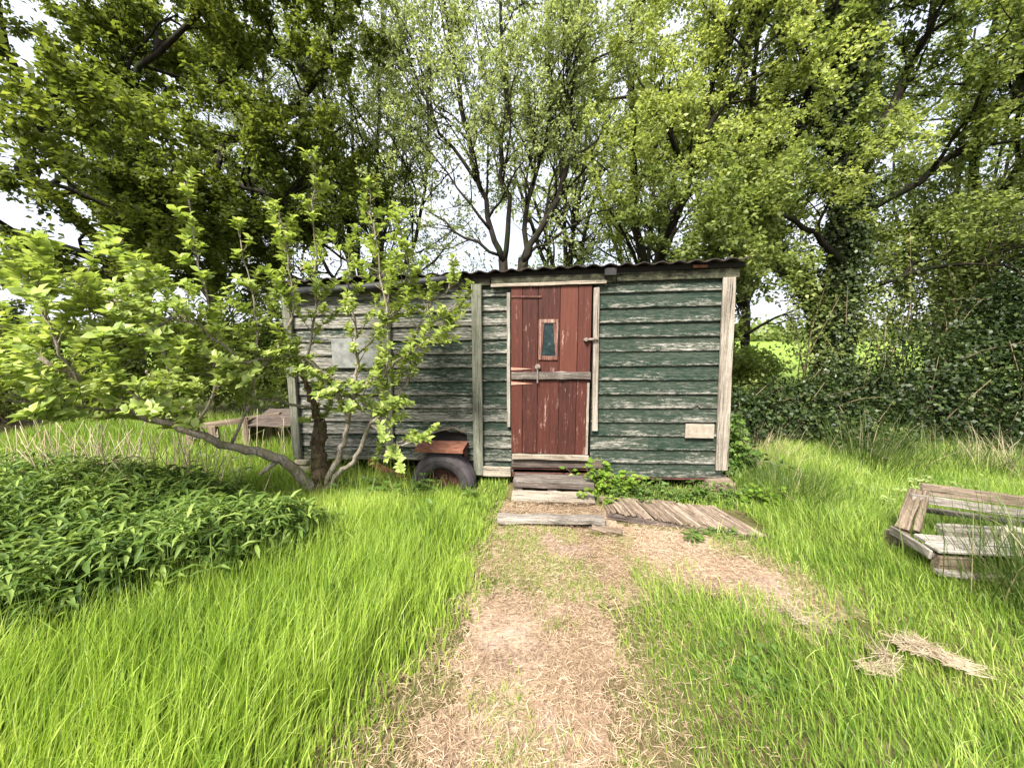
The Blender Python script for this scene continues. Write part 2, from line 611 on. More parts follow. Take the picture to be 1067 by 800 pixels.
M['grey_z'] = wood('grey_weathered_upright', [(0.05, 0.05, 0.038), (0.14, 0.14, 0.108), (0.27, 0.265, 0.21)], 'z', lichen=0.5)
M['pale_z'] = wood('pale_bare_upright', [(0.09, 0.075, 0.06), (0.25, 0.215, 0.175), (0.42, 0.37, 0.31)], 'z')
M['pale_x'] = wood('pale_bare_board', [(0.10, 0.08, 0.06), (0.25, 0.21, 0.165), (0.43, 0.375, 0.305)], 'x')
M['olive_x'] = wood('olive_brown_fascia', [(0.012, 0.013, 0.009), (0.040, 0.039, 0.025), (0.13, 0.117, 0.080)], 'x', lichen=0.5)
M['deck'] = wood('brownish_splintered_deck', [(0.05, 0.035, 0.025), (0.17, 0.125, 0.09), (0.40, 0.33, 0.26)], 'x')
M['dark_x'] = wood('dark_brown_board', [(0.03, 0.024, 0.02), (0.085, 0.066, 0.055), (0.20, 0.16, 0.135)], 'x')  # dark brown timber for beams, risers, bearers and the bin lid
M['brown_x'] = wood('brown_old_timber', [(0.06, 0.045, 0.032), (0.16, 0.12, 0.085), (0.30, 0.24, 0.18)], 'x')
M['brown_z'] = wood('brown_old_post', [(0.06, 0.045, 0.032), (0.16, 0.12, 0.085), (0.30, 0.24, 0.18)], 'z')

def plain(name, col, col2=None, scale=12, rough=0.8, metal=0.0, spec=0.3, bump=0.3):
    k = Mat(name)
    f = k.noise(scale, None, 6, 0.7)
    c = k.ramp(f, [(0.35, col), (0.65, col2 or tuple(v * 1.7 for v in col))])
    return k.done(k.principled(c, rough, k.bump(f, bump, 0.004), spec, metal))
M['roof'] = plain('mossy_cement_sheet', (0.008, 0.006, 0.005), (0.040, 0.028, 0.022), 16)
M['rust'] = plain('rusted_steel', (0.10, 0.036, 0.022), (0.23, 0.10, 0.062), 14, 0.85)
M['dark_rust'] = plain('dark_rusted_steel', (0.05, 0.022, 0.018), (0.13, 0.055, 0.04), 14, 0.85)
M['pipe'] = plain('black_plastic_pipe', (0.008, 0.008, 0.0085), (0.022, 0.022, 0.022), 10, 0.6, 0, 0.4, 0.05)
M['rubber'] = plain('perished_rubber', (0.028, 0.024, 0.026), (0.085, 0.072, 0.074), 7, 0.75, 0, 0.3, 0.2)
M['iron'] = plain('old_iron', (0.09, 0.07, 0.06), (0.26, 0.21, 0.18), 20, 0.7)
M['cream'] = plain('cream_painted_board', (0.22, 0.18, 0.14), (0.36, 0.31, 0.25), 18, 0.7)
M['glass'] = None
k = Mat('dim_green_glass')
M['glass'] = k.done(k.principled(k.ramp(k.noise(26, None, 4, 0.7), [(0.35, (0.004, 0.010, 0.012)), (0.62, (0.018, 0.036, 0.038)), (0.72, (0.10, 0.14, 0.14))]), 0.18, None, 0.5))
M['black'] = plain('hut_shade_black', (0.010, 0.009, 0.008), (0.02, 0.018, 0.015), 5, 0.95)  # near-black colour for shade inside the hut and under its eaves
M['brick'] = plain('crumbled_block', (0.22, 0.19, 0.14), (0.42, 0.37, 0.29), 9, 0.95, 0, 0.2, 0.8)
M['pale_grey'] = wood('bleached_grey_board', [(0.10, 0.085, 0.07), (0.28, 0.25, 0.215), (0.48, 0.44, 0.39)], 'x')
M['bare_branch'] = barkmat('bare_branch', (0.22, 0.18, 0.13), (0.52, 0.47, 0.38))
M['panel'] = plain('grey_flaking_panel', (0.13, 0.135, 0.125), (0.26, 0.265, 0.25), 14, 0.8)

# foliage
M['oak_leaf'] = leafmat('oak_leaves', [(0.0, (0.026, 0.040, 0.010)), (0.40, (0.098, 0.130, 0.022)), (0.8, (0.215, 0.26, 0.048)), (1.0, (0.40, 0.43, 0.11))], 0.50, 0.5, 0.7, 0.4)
M['pale_leaf'] = leafmat('young_pale_leaves', [(0.0, (0.13, 0.165, 0.060)), (0.45, (0.29, 0.345, 0.14)), (1.0, (0.50, 0.55, 0.28))], 0.50, 0.5, 0.8, 0.3)
M['lime_leaf'] = leafmat('fresh_lime_leaves', [(0.0, (0.13, 0.165, 0.040)), (0.45, (0.31, 0.37, 0.105)), (1.0, (0.54, 0.58, 0.23))], 0.50, 0.5, 0.8, 0.35)
M['mid_leaf'] = leafmat('mid_green_leaves', [(0.0, (0.040, 0.065, 0.016)), (0.45, (0.15, 0.20, 0.05)), (0.85, (0.34, 0.39, 0.13)), (1.0, (0.52, 0.52, 0.21))], 0.50, 0.5, 0.7, 0.4)
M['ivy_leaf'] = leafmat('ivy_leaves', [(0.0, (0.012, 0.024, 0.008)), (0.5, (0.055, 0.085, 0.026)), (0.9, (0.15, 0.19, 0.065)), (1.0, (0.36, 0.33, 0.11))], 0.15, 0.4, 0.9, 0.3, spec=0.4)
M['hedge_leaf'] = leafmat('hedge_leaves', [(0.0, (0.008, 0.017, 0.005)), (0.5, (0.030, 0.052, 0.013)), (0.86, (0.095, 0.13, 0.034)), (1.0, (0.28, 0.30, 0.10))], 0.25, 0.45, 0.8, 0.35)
M['apple_leaf'] = leafmat('apple_leaves', [(0.0, (0.12, 0.18, 0.035)), (0.45, (0.29, 0.37, 0.080)), (1.0, (0.52, 0.58, 0.20))], 0.42, 0.38, 1.5, 0.35)
M['blossom'] = leafmat('apple_blossom', [(0.0, (0.62, 0.45, 0.42)), (1.0, (0.78, 0.70, 0.66))], 0.3, 0.6, tint=(1, 1, 1))
M['lance_leaf'] = leafmat('lance_shaped_leaves', [(0.0, (0.032, 0.066, 0.012)), (0.5, (0.105, 0.175, 0.030)), (0.92, (0.29, 0.38, 0.09)), (1.0, (0.46, 0.46, 0.15))], 0.32, 0.52, 1.4, 0.30, spec=0.3)
M['weed_leaf'] = leafmat('weed_leaves', [(0.0, (0.05, 0.10, 0.02)), (0.6, (0.11, 0.19, 0.035)), (1.0, (0.22, 0.31, 0.06))], 0.35, 0.5, 2, 0.3)
M['bramble_leaf'] = leafmat('bramble_leaves', [(0.0, (0.08, 0.15, 0.02)), (0.6, (0.18, 0.29, 0.035)), (1.0, (0.33, 0.42, 0.08))], 0.4, 0.45, 3, 0.3)
M['pale_weed'] = leafmat('pale_weed_tops', [(0.0, (0.12, 0.19, 0.05)), (0.6, (0.28, 0.36, 0.11)), (1.0, (0.48, 0.52, 0.24))], 0.35, 0.6, 3, 0.2)
M['lush'] = leafmat('lush_grass', [(0.0, (0.048, 0.100, 0.014)), (0.30, (0.175, 0.285, 0.034)), (0.70, (0.385, 0.505, 0.078)), (0.92, (0.61, 0.67, 0.21)), (1.0, (0.70, 0.60, 0.36))], 0.40, 0.42, 0.8, 0.36)
M['lawn'] = leafmat('short_grass', [(0.0, (0.044, 0.088, 0.014)), (0.35, (0.165, 0.275, 0.038)), (0.76, (0.37, 0.48, 0.092)), (0.92, (0.59, 0.61, 0.23)), (1.0, (0.70, 0.60, 0.38))], 0.40, 0.45, 1.0, 0.30)
M['rush'] = leafmat('rush_blades', [(0.0, (0.030, 0.060, 0.012)), (0.6, (0.075, 0.12, 0.022)), (0.86, (0.15, 0.18, 0.05)), (0.9, (0.34, 0.28, 0.15)), (1.0, (0.50, 0.43, 0.27))], 0.25, 0.5, 2, 0.1)
M['straw'] = leafmat('dry_straw', [(0.0, (0.085, 0.050, 0.030)), (0.28, (0.29, 0.195, 0.120)), (0.64, (0.52, 0.39, 0.26)), (1.0, (0.77, 0.65, 0.48))], 0.25, 0.7, 1.2, 0.35, tint=(1, .95, .8), spec=0.15)
M['straw_heap'] = leafmat('pale_dry_straw', [(0.0, (0.28, 0.20, 0.12)), (0.5, (0.46, 0.37, 0.25)), (1.0, (0.66, 0.56, 0.42))], 0.2, 0.7, 2, 0.2, tint=(1, .95, .8), spec=0.15)
M['dry'] = leafmat('dead_stalks', [(0.0, (0.20, 0.15, 0.09)), (0.5, (0.40, 0.33, 0.21)), (1.0, (0.60, 0.52, 0.37))], 0.1, 0.8, 2, 0.2, tint=(1, .95, .8), spec=0.1)
M['dark_bark'] = barkmat('dark_bark', (0.008, 0.0065, 0.005), (0.035, 0.028, 0.021), (0.018, 0.026, 0.008))
M['grey_bark'] = barkmat('grey_bark', (0.012, 0.010, 0.008), (0.050, 0.040, 0.031), (0.022, 0.028, 0.010))
M['apple_bark'] = barkmat('lichened_apple_bark', (0.075, 0.055, 0.038), (0.44, 0.39, 0.32), (0.22, 0.19, 0.115), 55)
M['apple_old'] = barkmat('rough_old_apple_bark', (0.018, 0.012, 0.008), (0.16, 0.115, 0.07), (0.10, 0.085, 0.04), 48)
M['stem'] = barkmat('twig_bark', (0.09, 0.065, 0.04), (0.24, 0.19, 0.12))

# ------------------------------------------------------------------ setting: ground and path
def ground_mat():
    k = Mat('meadow_soil')
    x, y, z = k.sep()
    n1 = k.noise(1.3, None, 5, 0.65)
    n2 = k.noise(24, None, 6, 0.7)
    near = k.ramp(k.math('ADD', k.math('MULTIPLY', n1, .5), k.math('MULTIPLY', n2, .5)), [(0.35, (0.040, 0.034, 0.016)), (0.52, (0.11, 0.10, 0.040)), (0.70, (0.30, 0.24, 0.14))])
    far = k.ramp(n2, [(0.3, (0.13, 0.21, 0.03)), (0.7, (0.24, 0.33, 0.06))])
    d = k.ramp(k.math('MULTIPLY_ADD', y, 0.05, -0.35, clamp=True), [(0.0, 0.0), (0.25, 1.0)])
    c = k.mix(d, near, far)
    return k.done(k.principled(c, 0.95, k.bump(n2, 0.6, 0.02), 0.1))
M['ground'] = ground_mat()
def path_mat():
    k = Mat('straw_strewn_path')
    n1 = k.noise(2.6, None, 4, 0.6)
    n2 = k.noise(60, None, 6, 0.75, 0.6)
    n3 = k.noise(1.0, k.scale((30, 90, 30)), 5, 0.7, 1.5)
    f = k.math('ADD', k.math('MULTIPLY', n2, .45), k.math('MULTIPLY', n3, .35))
    f = k.math('ADD', f, k.math('MULTIPLY', n1, .3))
    c = k.ramp(f, [(0.41, (0.030, 0.020, 0.013)), (0.48, (0.13, 0.088, 0.060)), (0.56, (0.30, 0.215, 0.150)), (0.67, (0.45, 0.35, 0.265))])
    bare = k.ramp(k.noise(2.1, None, 2, 0.5), [(0.56, 0.0), (0.64, 0.45)])
    c = k.mix(bare, c, (0.31, 0.235, 0.215))
    return k.done(k.principled(c, 0.95, k.bump(f, 0.8, 0.012), 0.1))
M['path'] = path_mat()

def relief(x, y):
    """height of the ground sheet: nearly flat, small lumps, a slight fall far away"""
    return 0.018 * np.sin(x * 2.1 + .6) * np.sin(y * 1.7) + 0.010 * np.sin(x * 5.3) * np.sin(y * 4.7 + 1)

def build_ground():
    xs = np.concatenate([np.linspace(-900, -14, 10), np.linspace(-12, 12, 97), np.linspace(14, 900, 10)])
    ys = np.concatenate([np.linspace(-200, -4, 6), np.linspace(-3, 13, 65), np.linspace(15, 60, 10), np.linspace(80, 1200, 10)])
    X, Y = np.meshgrid(xs, ys)
    Z = np.where((np.abs(X) < 13) & (Y < 14) & (Y > -4), relief(X, Y), 0.0)
    V = np.stack([X, Y, Z], -1).reshape(-1, 3)
    nx = len(xs)
    i, j = np.meshgrid(np.arange(len(ys) - 1), np.arange(nx - 1), indexing='ij')
    a = (i * nx + j).ravel()
    acc = Acc()
    acc.add(V, [np.stack([a, a + 1, a + nx + 1, a + nx], 1)])
    return tag(acc.build('ground', M['ground'], None, True), None, None, None, 'structure')
build_ground()

PATH = [(-0.10, 3.3), (-0.14, 2.89), (-0.19, 2.41), (-0.17, 1.96), (-0.20, 1.65), (-0.33, 1.41), (-0.46, 1.2), (-0.6, .6), (-.6, -1), (.75, -1), (.6, .6), (0.51, 1.2), (0.49, 1.41), (0.49, 1.65), (0.60, 1.93), (0.97, 2.17), (1.14, 2.04), (1.39, 1.90), (1.62, 1.86), (1.90, 1.84), (2.02, 1.97), (1.96, 2.19), (1.8, 2.5), (1.72, 2.77), (1.32, 3.0), (0.9, 3.3)]
def densify(poly, step, jit, seed):
    r = np.random.default_rng(seed)
    out = []
    q = np.asarray(poly, float)
    for a, b in zip(q, np.roll(q, -1, 0)):
        n = max(1, int(np.linalg.norm(b - a) / step))
        for k in range(n):
            out.append(a + (b - a) * k / n + r.normal(0, jit, 2))
    return np.array(out)
PATHD = densify(PATH, 0.08, 0.025, 3)
def build_path():
    # fine grid clipped to the trodden area, just above the soil
    g = 0.022
    xs, ys = np.arange(-1.5, 2.6, g), np.arange(-1.0, 3.4, g)
    X, Y = np.meshgrid(xs, ys)
    P = np.stack([X.ravel(), Y.ravel()], 1)
    r = np.random.default_rng(77)
    W = P + (vnoise(P, 2.7, 7)[:, None] - .5) * .30 + (np.stack([vnoise(P, 9, 8), vnoise(P, 9, 9)], 1) - .5) * .22 + r.normal(0, .022, P.shape)
    keep = inside(W, PATHD).reshape(X.shape)
    cell = keep[:-1, :-1] & keep[1:, :-1] & keep[:-1, 1:] & keep[1:, 1:]
    V = np.stack([X, Y, relief(X, Y) + 0.008], -1).reshape(-1, 3)
    i, j = np.nonzero(cell)
    nx = len(xs)
    a = i * nx + j
    F = np.stack([a, a + 1, a + nx + 1, a + nx], 1)
    u, inv = np.unique(F, return_inverse=True)
    acc = Acc()
    acc.add(V[u], [inv.reshape(F.shape)])
    return tag(acc.build('path', M['path'], None, True), None, None, None, 'structure')
build_path()

# ------------------------------------------------------------------ the hut
YAW = rad(5.5)
HUT = (2.084, 3.638, 0.0)
hut = thing('wooden_hut', 'small old green boarded hut on wheels with red stable door and corrugated roof', 'hut', HUT, -YAW)
def hw(x, y, z):
    """hut coordinates to world"""
    c, s = math.cos(-YAW), math.sin(-YAW)
    return (HUT[0] + c * x - s * y, HUT[1] + s * x + c * y, z)
def sh(x):
    return 0.018 * (x + 2.1)

def boards(acc, x0, x1, row, rng, notch=None, top=1.0):
    """one feather-edged lap board with a slightly uneven lower edge"""
    p = 0.139
    n = max(2, int((x1 - x0) / 0.03))
    xs = np.linspace(x0, x1, n + 1)
    zb = 0.11 + row * p + sh(xs) + rng.normal(0, .0012, n + 1) + .0015 * np.sin(xs * 2.3 + row * 1.7)
    if notch is not None:
        zb = zb + notch(xs)
    zt = 0.11 + (row + 1) * p + .012 + sh(xs)
    yo = rng.normal(0, .0015) + .002 * np.sin(xs * 1.9 + row)
    prof = [np.stack([xs, np.full(n + 1, 0.0), zb], 1), np.stack([xs, yo - .026, zb], 1), np.stack([xs, yo - .024, zb + .01], 1), np.stack([xs, yo - .006, zt], 1)]
    V = np.concatenate(prof)
    m = n + 1
    i = np.arange(n)
    Q = np.concatenate([np.stack([i + k * m, i + 1 + k * m, i + 1 + (k + 1) * m, i + (k + 1) * m], 1) for k in range(3)])
    e = np.array([[0, m, 2 * m, 3 * m], [m - 1, 4 * m - 1, 3 * m - 1, 2 * m - 1]])
    acc.add(V, [Q, e])

def build_hut():
    rng = np.random.default_rng(12)
    a, a2 = Acc(), Acc()
    hole = lambda xs: np.where((xs > -.335) & (xs < -.265), .028 * np.exp(-((xs + .30) / .022) ** 2), 0)
    torn = lambda xs: np.where((xs > -2.93) & (xs < -2.56), .035 * np.abs(np.sin((xs + 2.93) * 8.5)) * rng.uniform(.7, 1.25, len(xs)) + .008, 0)
    for r in range(14):
        boards(a2, -1.30, -0.02, r, rng, hole if r == 5 else None)
    for r in range(14):
        boards(a, -2.43, -2.08, r, rng)
    for r in range(14):
        if r < 1:
            boards(a, -2.56, -2.43, r, rng)
        elif r < 3:
            boards(a, -2.56, -2.43, r, rng)
            boards(a, -3.36, -2.98, r, rng)
            boards(a, -4.42, -3.36, r, rng)
        else:
            boards(a, -3.36, -2.43, r, rng, torn if r == 3 else None)
            boards(a, -4.42, -3.36, r, rng)
    for acc_, spots in ((a2, (-1.24, -.66, -.17)), (a, (-2.36, -2.17, -2.53, -3.28, -3.47, -4.30, -2.95))):
        for x in spots:
            for r in range(14):
                xx = x + rng.normal(0, .006)
                z = .11 + r * .139 + .028 + sh(xx)
                if z < .5 and -3.0 < xx < -2.5:
                    continue
                acc_.tube([(xx, -.016, z), (xx, -.0255, z)], [.0036, .0036], 6)
    a.build('wall', M['siding'], hut)
    a2.build('wall', M['siding'], hut)
    # end walls and back wall, boarded too
    for nm, x0, x1, y0, y1 in (('wall', -0.045, 0.0, 0.03, 1.9), ('wall', -4.42, -4.375, 0.03, 1.9)):
        b = Box()
        for r in range(14):
            z = .11 + r * .139 + (.04 if x0 > -1 else -.035)
            b.box(x0 - .008, x1 - .004, y0, y1, z + .002, z + .137, .003)
        b.build(nm, M['siding'], hut)
    b = Box()
    for r in range(14):
        b.box(-4.37, -.05, 1.87, 1.9, .11 + r * .139, .11 + (r + 1) * .139 - .002, .003)
    b.build('wall', M['siding'], hut)
    Box().box(-4.36, -.06, .025, 1.85, .30, 2.0, 0).build('interior_shade_box', M['black'], hut)  # filler box, black to stand for the unlit interior behind gaps
    # floor frame
    Box().box(-4.4, -.02, -.004, .06, .235, .30, .003).build('floor_beam', M['dark_x'], hut)
    Box().box(-2.10, -.02, -.024, -.006, .105, .150, .002, (0, rad(-1.0), 0)).build('chassis_rail', M['dark_rust'], hut)
    # corner post and battens
    p = Box().box(-.125, -.012, -.060, -.034, .235, 2.065, .004, (0, rad(-1.9), 0), .001, 8).build('corner_post', M['pale_z'], hut)
    p['label'] = 'pale bare corner post'
    Box().box(-2.485, -2.388, -.072, -.032, .105, 2.03, .005, (0, 0, 0), .0015, 8).build('batten', M['grey_z'], hut)
    Box().box(-3.415, -3.325, -.072, -.032, .27, 2.01, .005, (0, rad(.8), 0), .0015, 8).build('batten', M['grey_z'], hut)
    Box().box(-4.46, -4.37, -.070, -.032, .22, 1.97, .005, (0, 0, 0), .0015, 8).build('batten', M['grey_z'], hut)
    # fascia boards
    Box().box(-1.105, -.01, -.052, -.032, 2.050, 2.130, .003, (0, rad(-1.0), 0), .001, 6).build('fascia', M['olive_x'], hut)
    h = Box()
    h.box(-2.29, -1.11, -.066, -.032, 2.022, 2.105, .004, (0, rad(-1.1), 0), .001, 8)
    h.build('header_board', M['olive_x'], hut)
    Box().box(-2.29, -1.20, -.086, -.068, 2.006, 2.036, .003, (0, rad(-1.2), 0), .0015, 8).build('drip_strip', M['pale_x'], hut)
    Box().box(-2.75, -2.30, -.050, -.032, 2.015, 2.10, .003, (0, rad(-1.0), 0), .001, 4).build('fascia', M['olive_x'], hut)
    Box().box(-4.45, -2.76, -.046, -.032, 1.96, 2.05, .003, (0, rad(-1.2), 0), .001, 4).build('fascia', M['dark_x'], hut)
    # wall plate under the roof edge, coloured black as the shadow gap there
    timber('eaves_shade_plate', (-4.45, -.025, 2.035), (.03, -.025, 2.180), .05, .05, M['black'], hut, .003, 0, 0, 0)
    # roof
    r = Acc()
    nx = 360
    xs = np.linspace(-4.50, .045, nx)
    ys = np.linspace(-.13, 2.05, 8)
    X, Y = np.meshgrid(xs, ys)
    wave = .011 * np.sin(X * 2 * np.pi / .152) + .004 * np.sin(X * 3.1)
    Z = 2.222 + .034 * X + wave + .10 * np.sin(np.pi * (Y + .13) / 2.18) * .5
    edge = np.where(Y < -.1, rng.normal(0, .006, X.shape), 0)
    V = np.stack([X, Y + edge, Z], -1)
    V2 = V.copy()
    V2[..., 2] -= .012
    i, j = np.meshgrid(np.arange(7), np.arange(nx - 1), indexing='ij')
    q = (i * nx + j).ravel()
    Q = np.stack([q, q + 1, q + nx + 1, q + nx], 1)
    off = 8 * nx
    j = np.arange(nx - 1)
    E1 = np.stack([j, j + off, j + 1 + off, j + 1], 1)
    E2 = np.stack([7 * nx + j, 7 * nx + j + 1, 7 * nx + j + 1 + off, 7 * nx + j + off], 1)
    i = np.arange(7) * nx
    E3 = np.stack([i, i + nx, i + nx + off, i + off], 1)
    E4 = np.stack([i + nx - 1, i + nx - 1 + off, i + 2 * nx - 1 + off, i + 2 * nx - 1], 1)
    r.add(np.concatenate([V.reshape(-1, 3), V2.reshape(-1, 3)]), [Q, Q[:, ::-1] + off, E1, E2, E3, E4])
    r.build('roof', M['roof'], hut, True)
    # gutter pipe lashed under the eaves
    g = Acc()
    g.tube([(-4.40, -.10, 1.965), (-3.9, -.10, 1.985), (-3.3, -.105, 2.02), (-2.9, -.10, 2.055), (-2.62, -.09, 2.09)], [.042] * 5, 12)
    g.build('gutter_pipe', M['pipe'], hut, True)
    # dark little lamp box on the header
    b = Box().box(-1.225, -1.115, -.115, -.068, 2.085, 2.155, .006)
    b.build('lamp_box', M['pipe'], hut)
    # fixing bracket near the corner
    Box().box(-.43, -.30, -.075, -.054, 2.150, 2.175, .003).build('bracket', M['rust'], hut)
    # door jambs
    for x0, x1, z0, z1 in ((-2.138, -2.106, .62, 1.945), (-1.303, -1.250, .60, 1.985)):
        Box().box(x0, x1, -.064, -.032, z0, z1, .003, (0, rad(-.9 if x0 > -2 else 0), 0), .001, 6).build('door_jamb', M['pale_z'], hut)
    # stable door
    def planks(z0, z1, window=None):
        b = Box()
        edges = [-2.098, -1.985, -1.835, -1.625, -1.455, -1.328]
        for i in range(5):
            x0, x1 = edges[i] + .0022, edges[i + 1] - .0022
            y = -.060 - _wr.uniform(0, .004)
            if window and x0 < window[1] and x1 > window[0]:
                wx0, wx1, wz0, wz1 = window
                b.box(x0, x1, y, -.032, z0, wz0, .002)
                b.box(x0, x1, y, -.032, wz1, z1, .002)
                if wx0 > x0 + .01:
                    b.box(x0, wx0, y, -.032, wz0 + .001, wz1 - .001, .001)
                if wx1 < x1 - .01:
                    b.box(wx1, x1, y, -.032, wz0 + .001, wz1 - .001, .001)
            else:
                b.box(x0, x1, y, -.032, z0, z1, .002)
        return b
    up = planks(1.12, 2.005, (-1.80, -1.655, 1.33, 1.665)).build('door', M['door'], hut)
    up['label'] = 'upper half of the red stable door with small window'
    f = Box()
    f.box(-1.828, -1.800, -.080, -.055, 1.300, 1.690, .003, (0, 0, 0), .001, 5)
    f.box(-1.662, -1.642, -.080, -.055, 1.300, 1.690, .003, (0, 0, 0), .001, 5)
    f.box(-1.799, -1.663, -.078, -.055, 1.300, 1.338, .003, (0, 0, 0), .001, 3)
    f.box(-1.799, -1.663, -.078, -.055, 1.655, 1.690, .003, (0, 0, 0), .001, 3)
    f.poly([(-1.799, -.072, 1.338), (-1.775, -.072, 1.655), (-1.799, -.072, 1.655), (-1.799, -.060, 1.338), (-1.775, -.060, 1.655), (-1.799, -.060, 1.655)], [(0, 1, 2), (0, 3, 4, 1)])
    f.poly([(-1.663, -.072, 1.338), (-1.690, -.072, 1.655), (-1.663, -.072, 1.655), (-1.663, -.060, 1.338), (-1.690, -.060, 1.655)], [(0, 2, 1), (0, 1, 4, 3)])
    f.build('window_frame', M['door_frame'], up)
    Box().box(-1.799, -1.663, -.058, -.050, 1.338, 1.655, 0).build('window_pane', M['glass'], up)
    Box().box(-2.092, -1.322, -.092, -.062, 1.112, 1.183, .005, (0, rad(-.6), 0), .002, 10).build('door_rail', M['dark_grey_x'], up)
    s = Box()
    s.box(-2.095, -1.80, -.074, -.064, 1.895, 1.913, .002, (0, rad(.4), 0))
    s.build('hinge', M['dark_rust'], up)
    s = Box().poly([(-2.095, -.070, 1.225), (-2.095, -.070, 1.195), (-1.885, -.068, 1.212), (-2.095, -.064, 1.225), (-2.095, -.064, 1.195), (-1.885, -.064, 1.212)], [(0, 1, 2), (0, 2, 5, 3), (1, 4, 5, 2), (0, 3, 4, 1)])
    s.build('hinge', M['pink_rust'], up)
    k_ = Box()
    k_.cyl((-1.835, -.080, 1.235), .026, .03, 'y', 14)
    k_.box(-1.842, -1.828, -.104, -.094, 1.075, 1.215, .003)
    k_.cyl((-1.835, -.102, 1.235), .012, .03, 'y', 10)
    k_.build('door_bolt', M['iron'], up)
    lo = planks(.355, 1.105).build('door', M['door'], hut)
    lo['label'] = 'lower half of the red stable door'
    Box().box(-2.085, -1.318, -.094, -.060, .300, .352, .005, (0, rad(-.4), 0), .002, 10).build('weather_board', M['pale_x'], lo)
    s = Box().poly([(-2.095, -.070, 1.085), (-2.095, -.070, 1.050), (-1.875, -.068, 1.066), (-2.095, -.062, 1.085), (-2.095, -.062, 1.050), (-1.875, -.062, 1.066)], [(0, 1, 2), (0, 2, 5, 3), (1, 4, 5, 2), (0, 3, 4, 1)])
    s.build('hinge', M['pink_rust'], lo)
    Box().box(-1.352, -1.330, -.068, -.0615, .36, 1.08, .002, (0, 0, 0), .0015, 12).build('worn_edge', M['pale_z'], lo)
    b = Box()
    b.box(-1.40, -1.262, -.096, -.068, 1.492, 1.512, .003, (0, rad(-5), 0))
    b.cyl((-1.375, -.085, 1.500), .018, .05, 'y', 12)
    b.build('door_latch', M['iron'], hut)
    # boards below the door
    Box().box(-2.095, -1.18, -.052, -.006, .205, .295, .004, (0, rad(-.9), 0), .001, 6).build('threshold', M['dark_x'], hut)
    Box().box(-2.095, -1.18, -.030, -.010, .175, .200, .003, (0, rad(-.9), 0)).build('threshold_rail', M['dark_rust'], hut)
    Box().box(-2.43, -2.10, -.062, -.033, .095, .195, .004, (0, rad(-.4), 0), .002, 5).build('patch_board', M['pale_x'], hut)
    # cream blank board nailed near the corner
    o = Box().box(-.400, -.132, -.052, -.036, .553, .690, .003, (0, rad(-.5), 0), .0008, 3).build('name_board', M['cream'], hut)
    o['label'] = 'blank cream board nailed by the corner post'
    # grey boarded panel in the far bay
    Box().box(-3.96, -3.44, -.046, -.030, 1.20, 1.50, .004).build('window_panel', M['panel'], hut)
    # broken board splinter above the mudguard
    s = Box()
    s.poly([(-2.92, -.034, .545), (-2.80, -.036, .560), (-2.70, -.036, .590), (-2.62, -.036, .552), (-2.56, -.034, .548), (-2.60, -.034, .565), (-2.70, -.035, .607), (-2.82, -.035, .576)], [(0, 1, 7), (1, 2, 6, 7), (2, 3, 5, 6), (3, 4, 5)])
    s.build('splintered_edge', M['brown_x'], hut)
    # wheel arch, mudguard, wheel
    Box().box(-3.0, -2.56, -.02, .03, .05, .43, .003).build('wheel_arch', M['dark_rust'], hut)
    m = Box()
    m.box(-3.03, -2.545, -.275, -.030, .436, .446, .002, (rad(4), 0, 0))
    m.box(-3.03, -2.545, -.277, -.268, .398, .434, .002)
    m.build('mudguard', M['rust'], hut)
    Box().box(-2.585, -2.550, -.06, -.03, .10, .425, .002).build('mudguard_stay', M['dark_rust'], hut)
    w = bpy.data.objects.new('wheel', None)
    COL.objects.link(w)
    w.parent = hut
    w.location = (-2.775, -.15, .045)
    prof = [(.175, -.072), (.20, -.088), (.245, -.098), (.285, -.092), (.310, -.070), (.322, -.035), (.325, 0), (.322, .035), (.310, .070), (.285, .09), (.20, .085), (.175, .07)]
    t = Acc()
    n = 56
    ang = np.linspace(0, 2 * np.pi, n, endpoint=False)
    V = np.array([[r_ * math.cos(q), y_, r_ * math.sin(q)] for r_, y_ in prof for q in ang])
    k2 = len(prof)
    Q = []
    for a_ in range(k2):
        for c_ in range(n):
            b_ = (a_ + 1) % k2
            d_ = (c_ + 1) % n
            Q.append((a_ * n + c_, a_ * n + d_, b_ * n + d_, b_ * n + c_))
    t.add(V, [np.array(Q)])
    for y_ in (-.055, -.02, .02, .055):       # raised tread rings
        rr = .322 if abs(y_) < .03 else .316
        t.tube(np.stack([rr * np.cos(np.append(ang, 0)), np.full(n + 1, y_), rr * np.sin(np.append(ang, 0))], 1), [.008] * (n + 1), 5, False)
    t.tube(np.stack([.262 * np.cos(np.append(ang, 0)), np.full(n + 1, -.098), .262 * np.sin(np.append(ang, 0))], 1), [.005] * (n + 1), 5, False)
    t.build('tyre', M['rubber'], w, True)
    rm = Box()
    rm.cyl((0, .03, 0), .174, .03, 'y', 40)
    rm.cyl((0, -.02, 0), .055, .10, 'y', 20)
    rm.cyl((0, -.085, 0), .03, .03, 'y', 16)
    for q in range(5):
        rm.cyl((.095 * math.cos(q * 1.2566), -.0, .095 * math.sin(q * 1.2566)), .012, .05, 'y', 6)
    rm.build('rim', M['dark_rust'], w)
    # rusted brace and axle
    Box().beam((-3.60, -.10, .235), (-3.14, -.16, .03), .012, .075, .002).build('brace', M['rust'], hut)
    Box().cyl((-2.775, .5, .045), .035, 1.2, 'y', 16).build('axle', M['dark_rust'], hut)

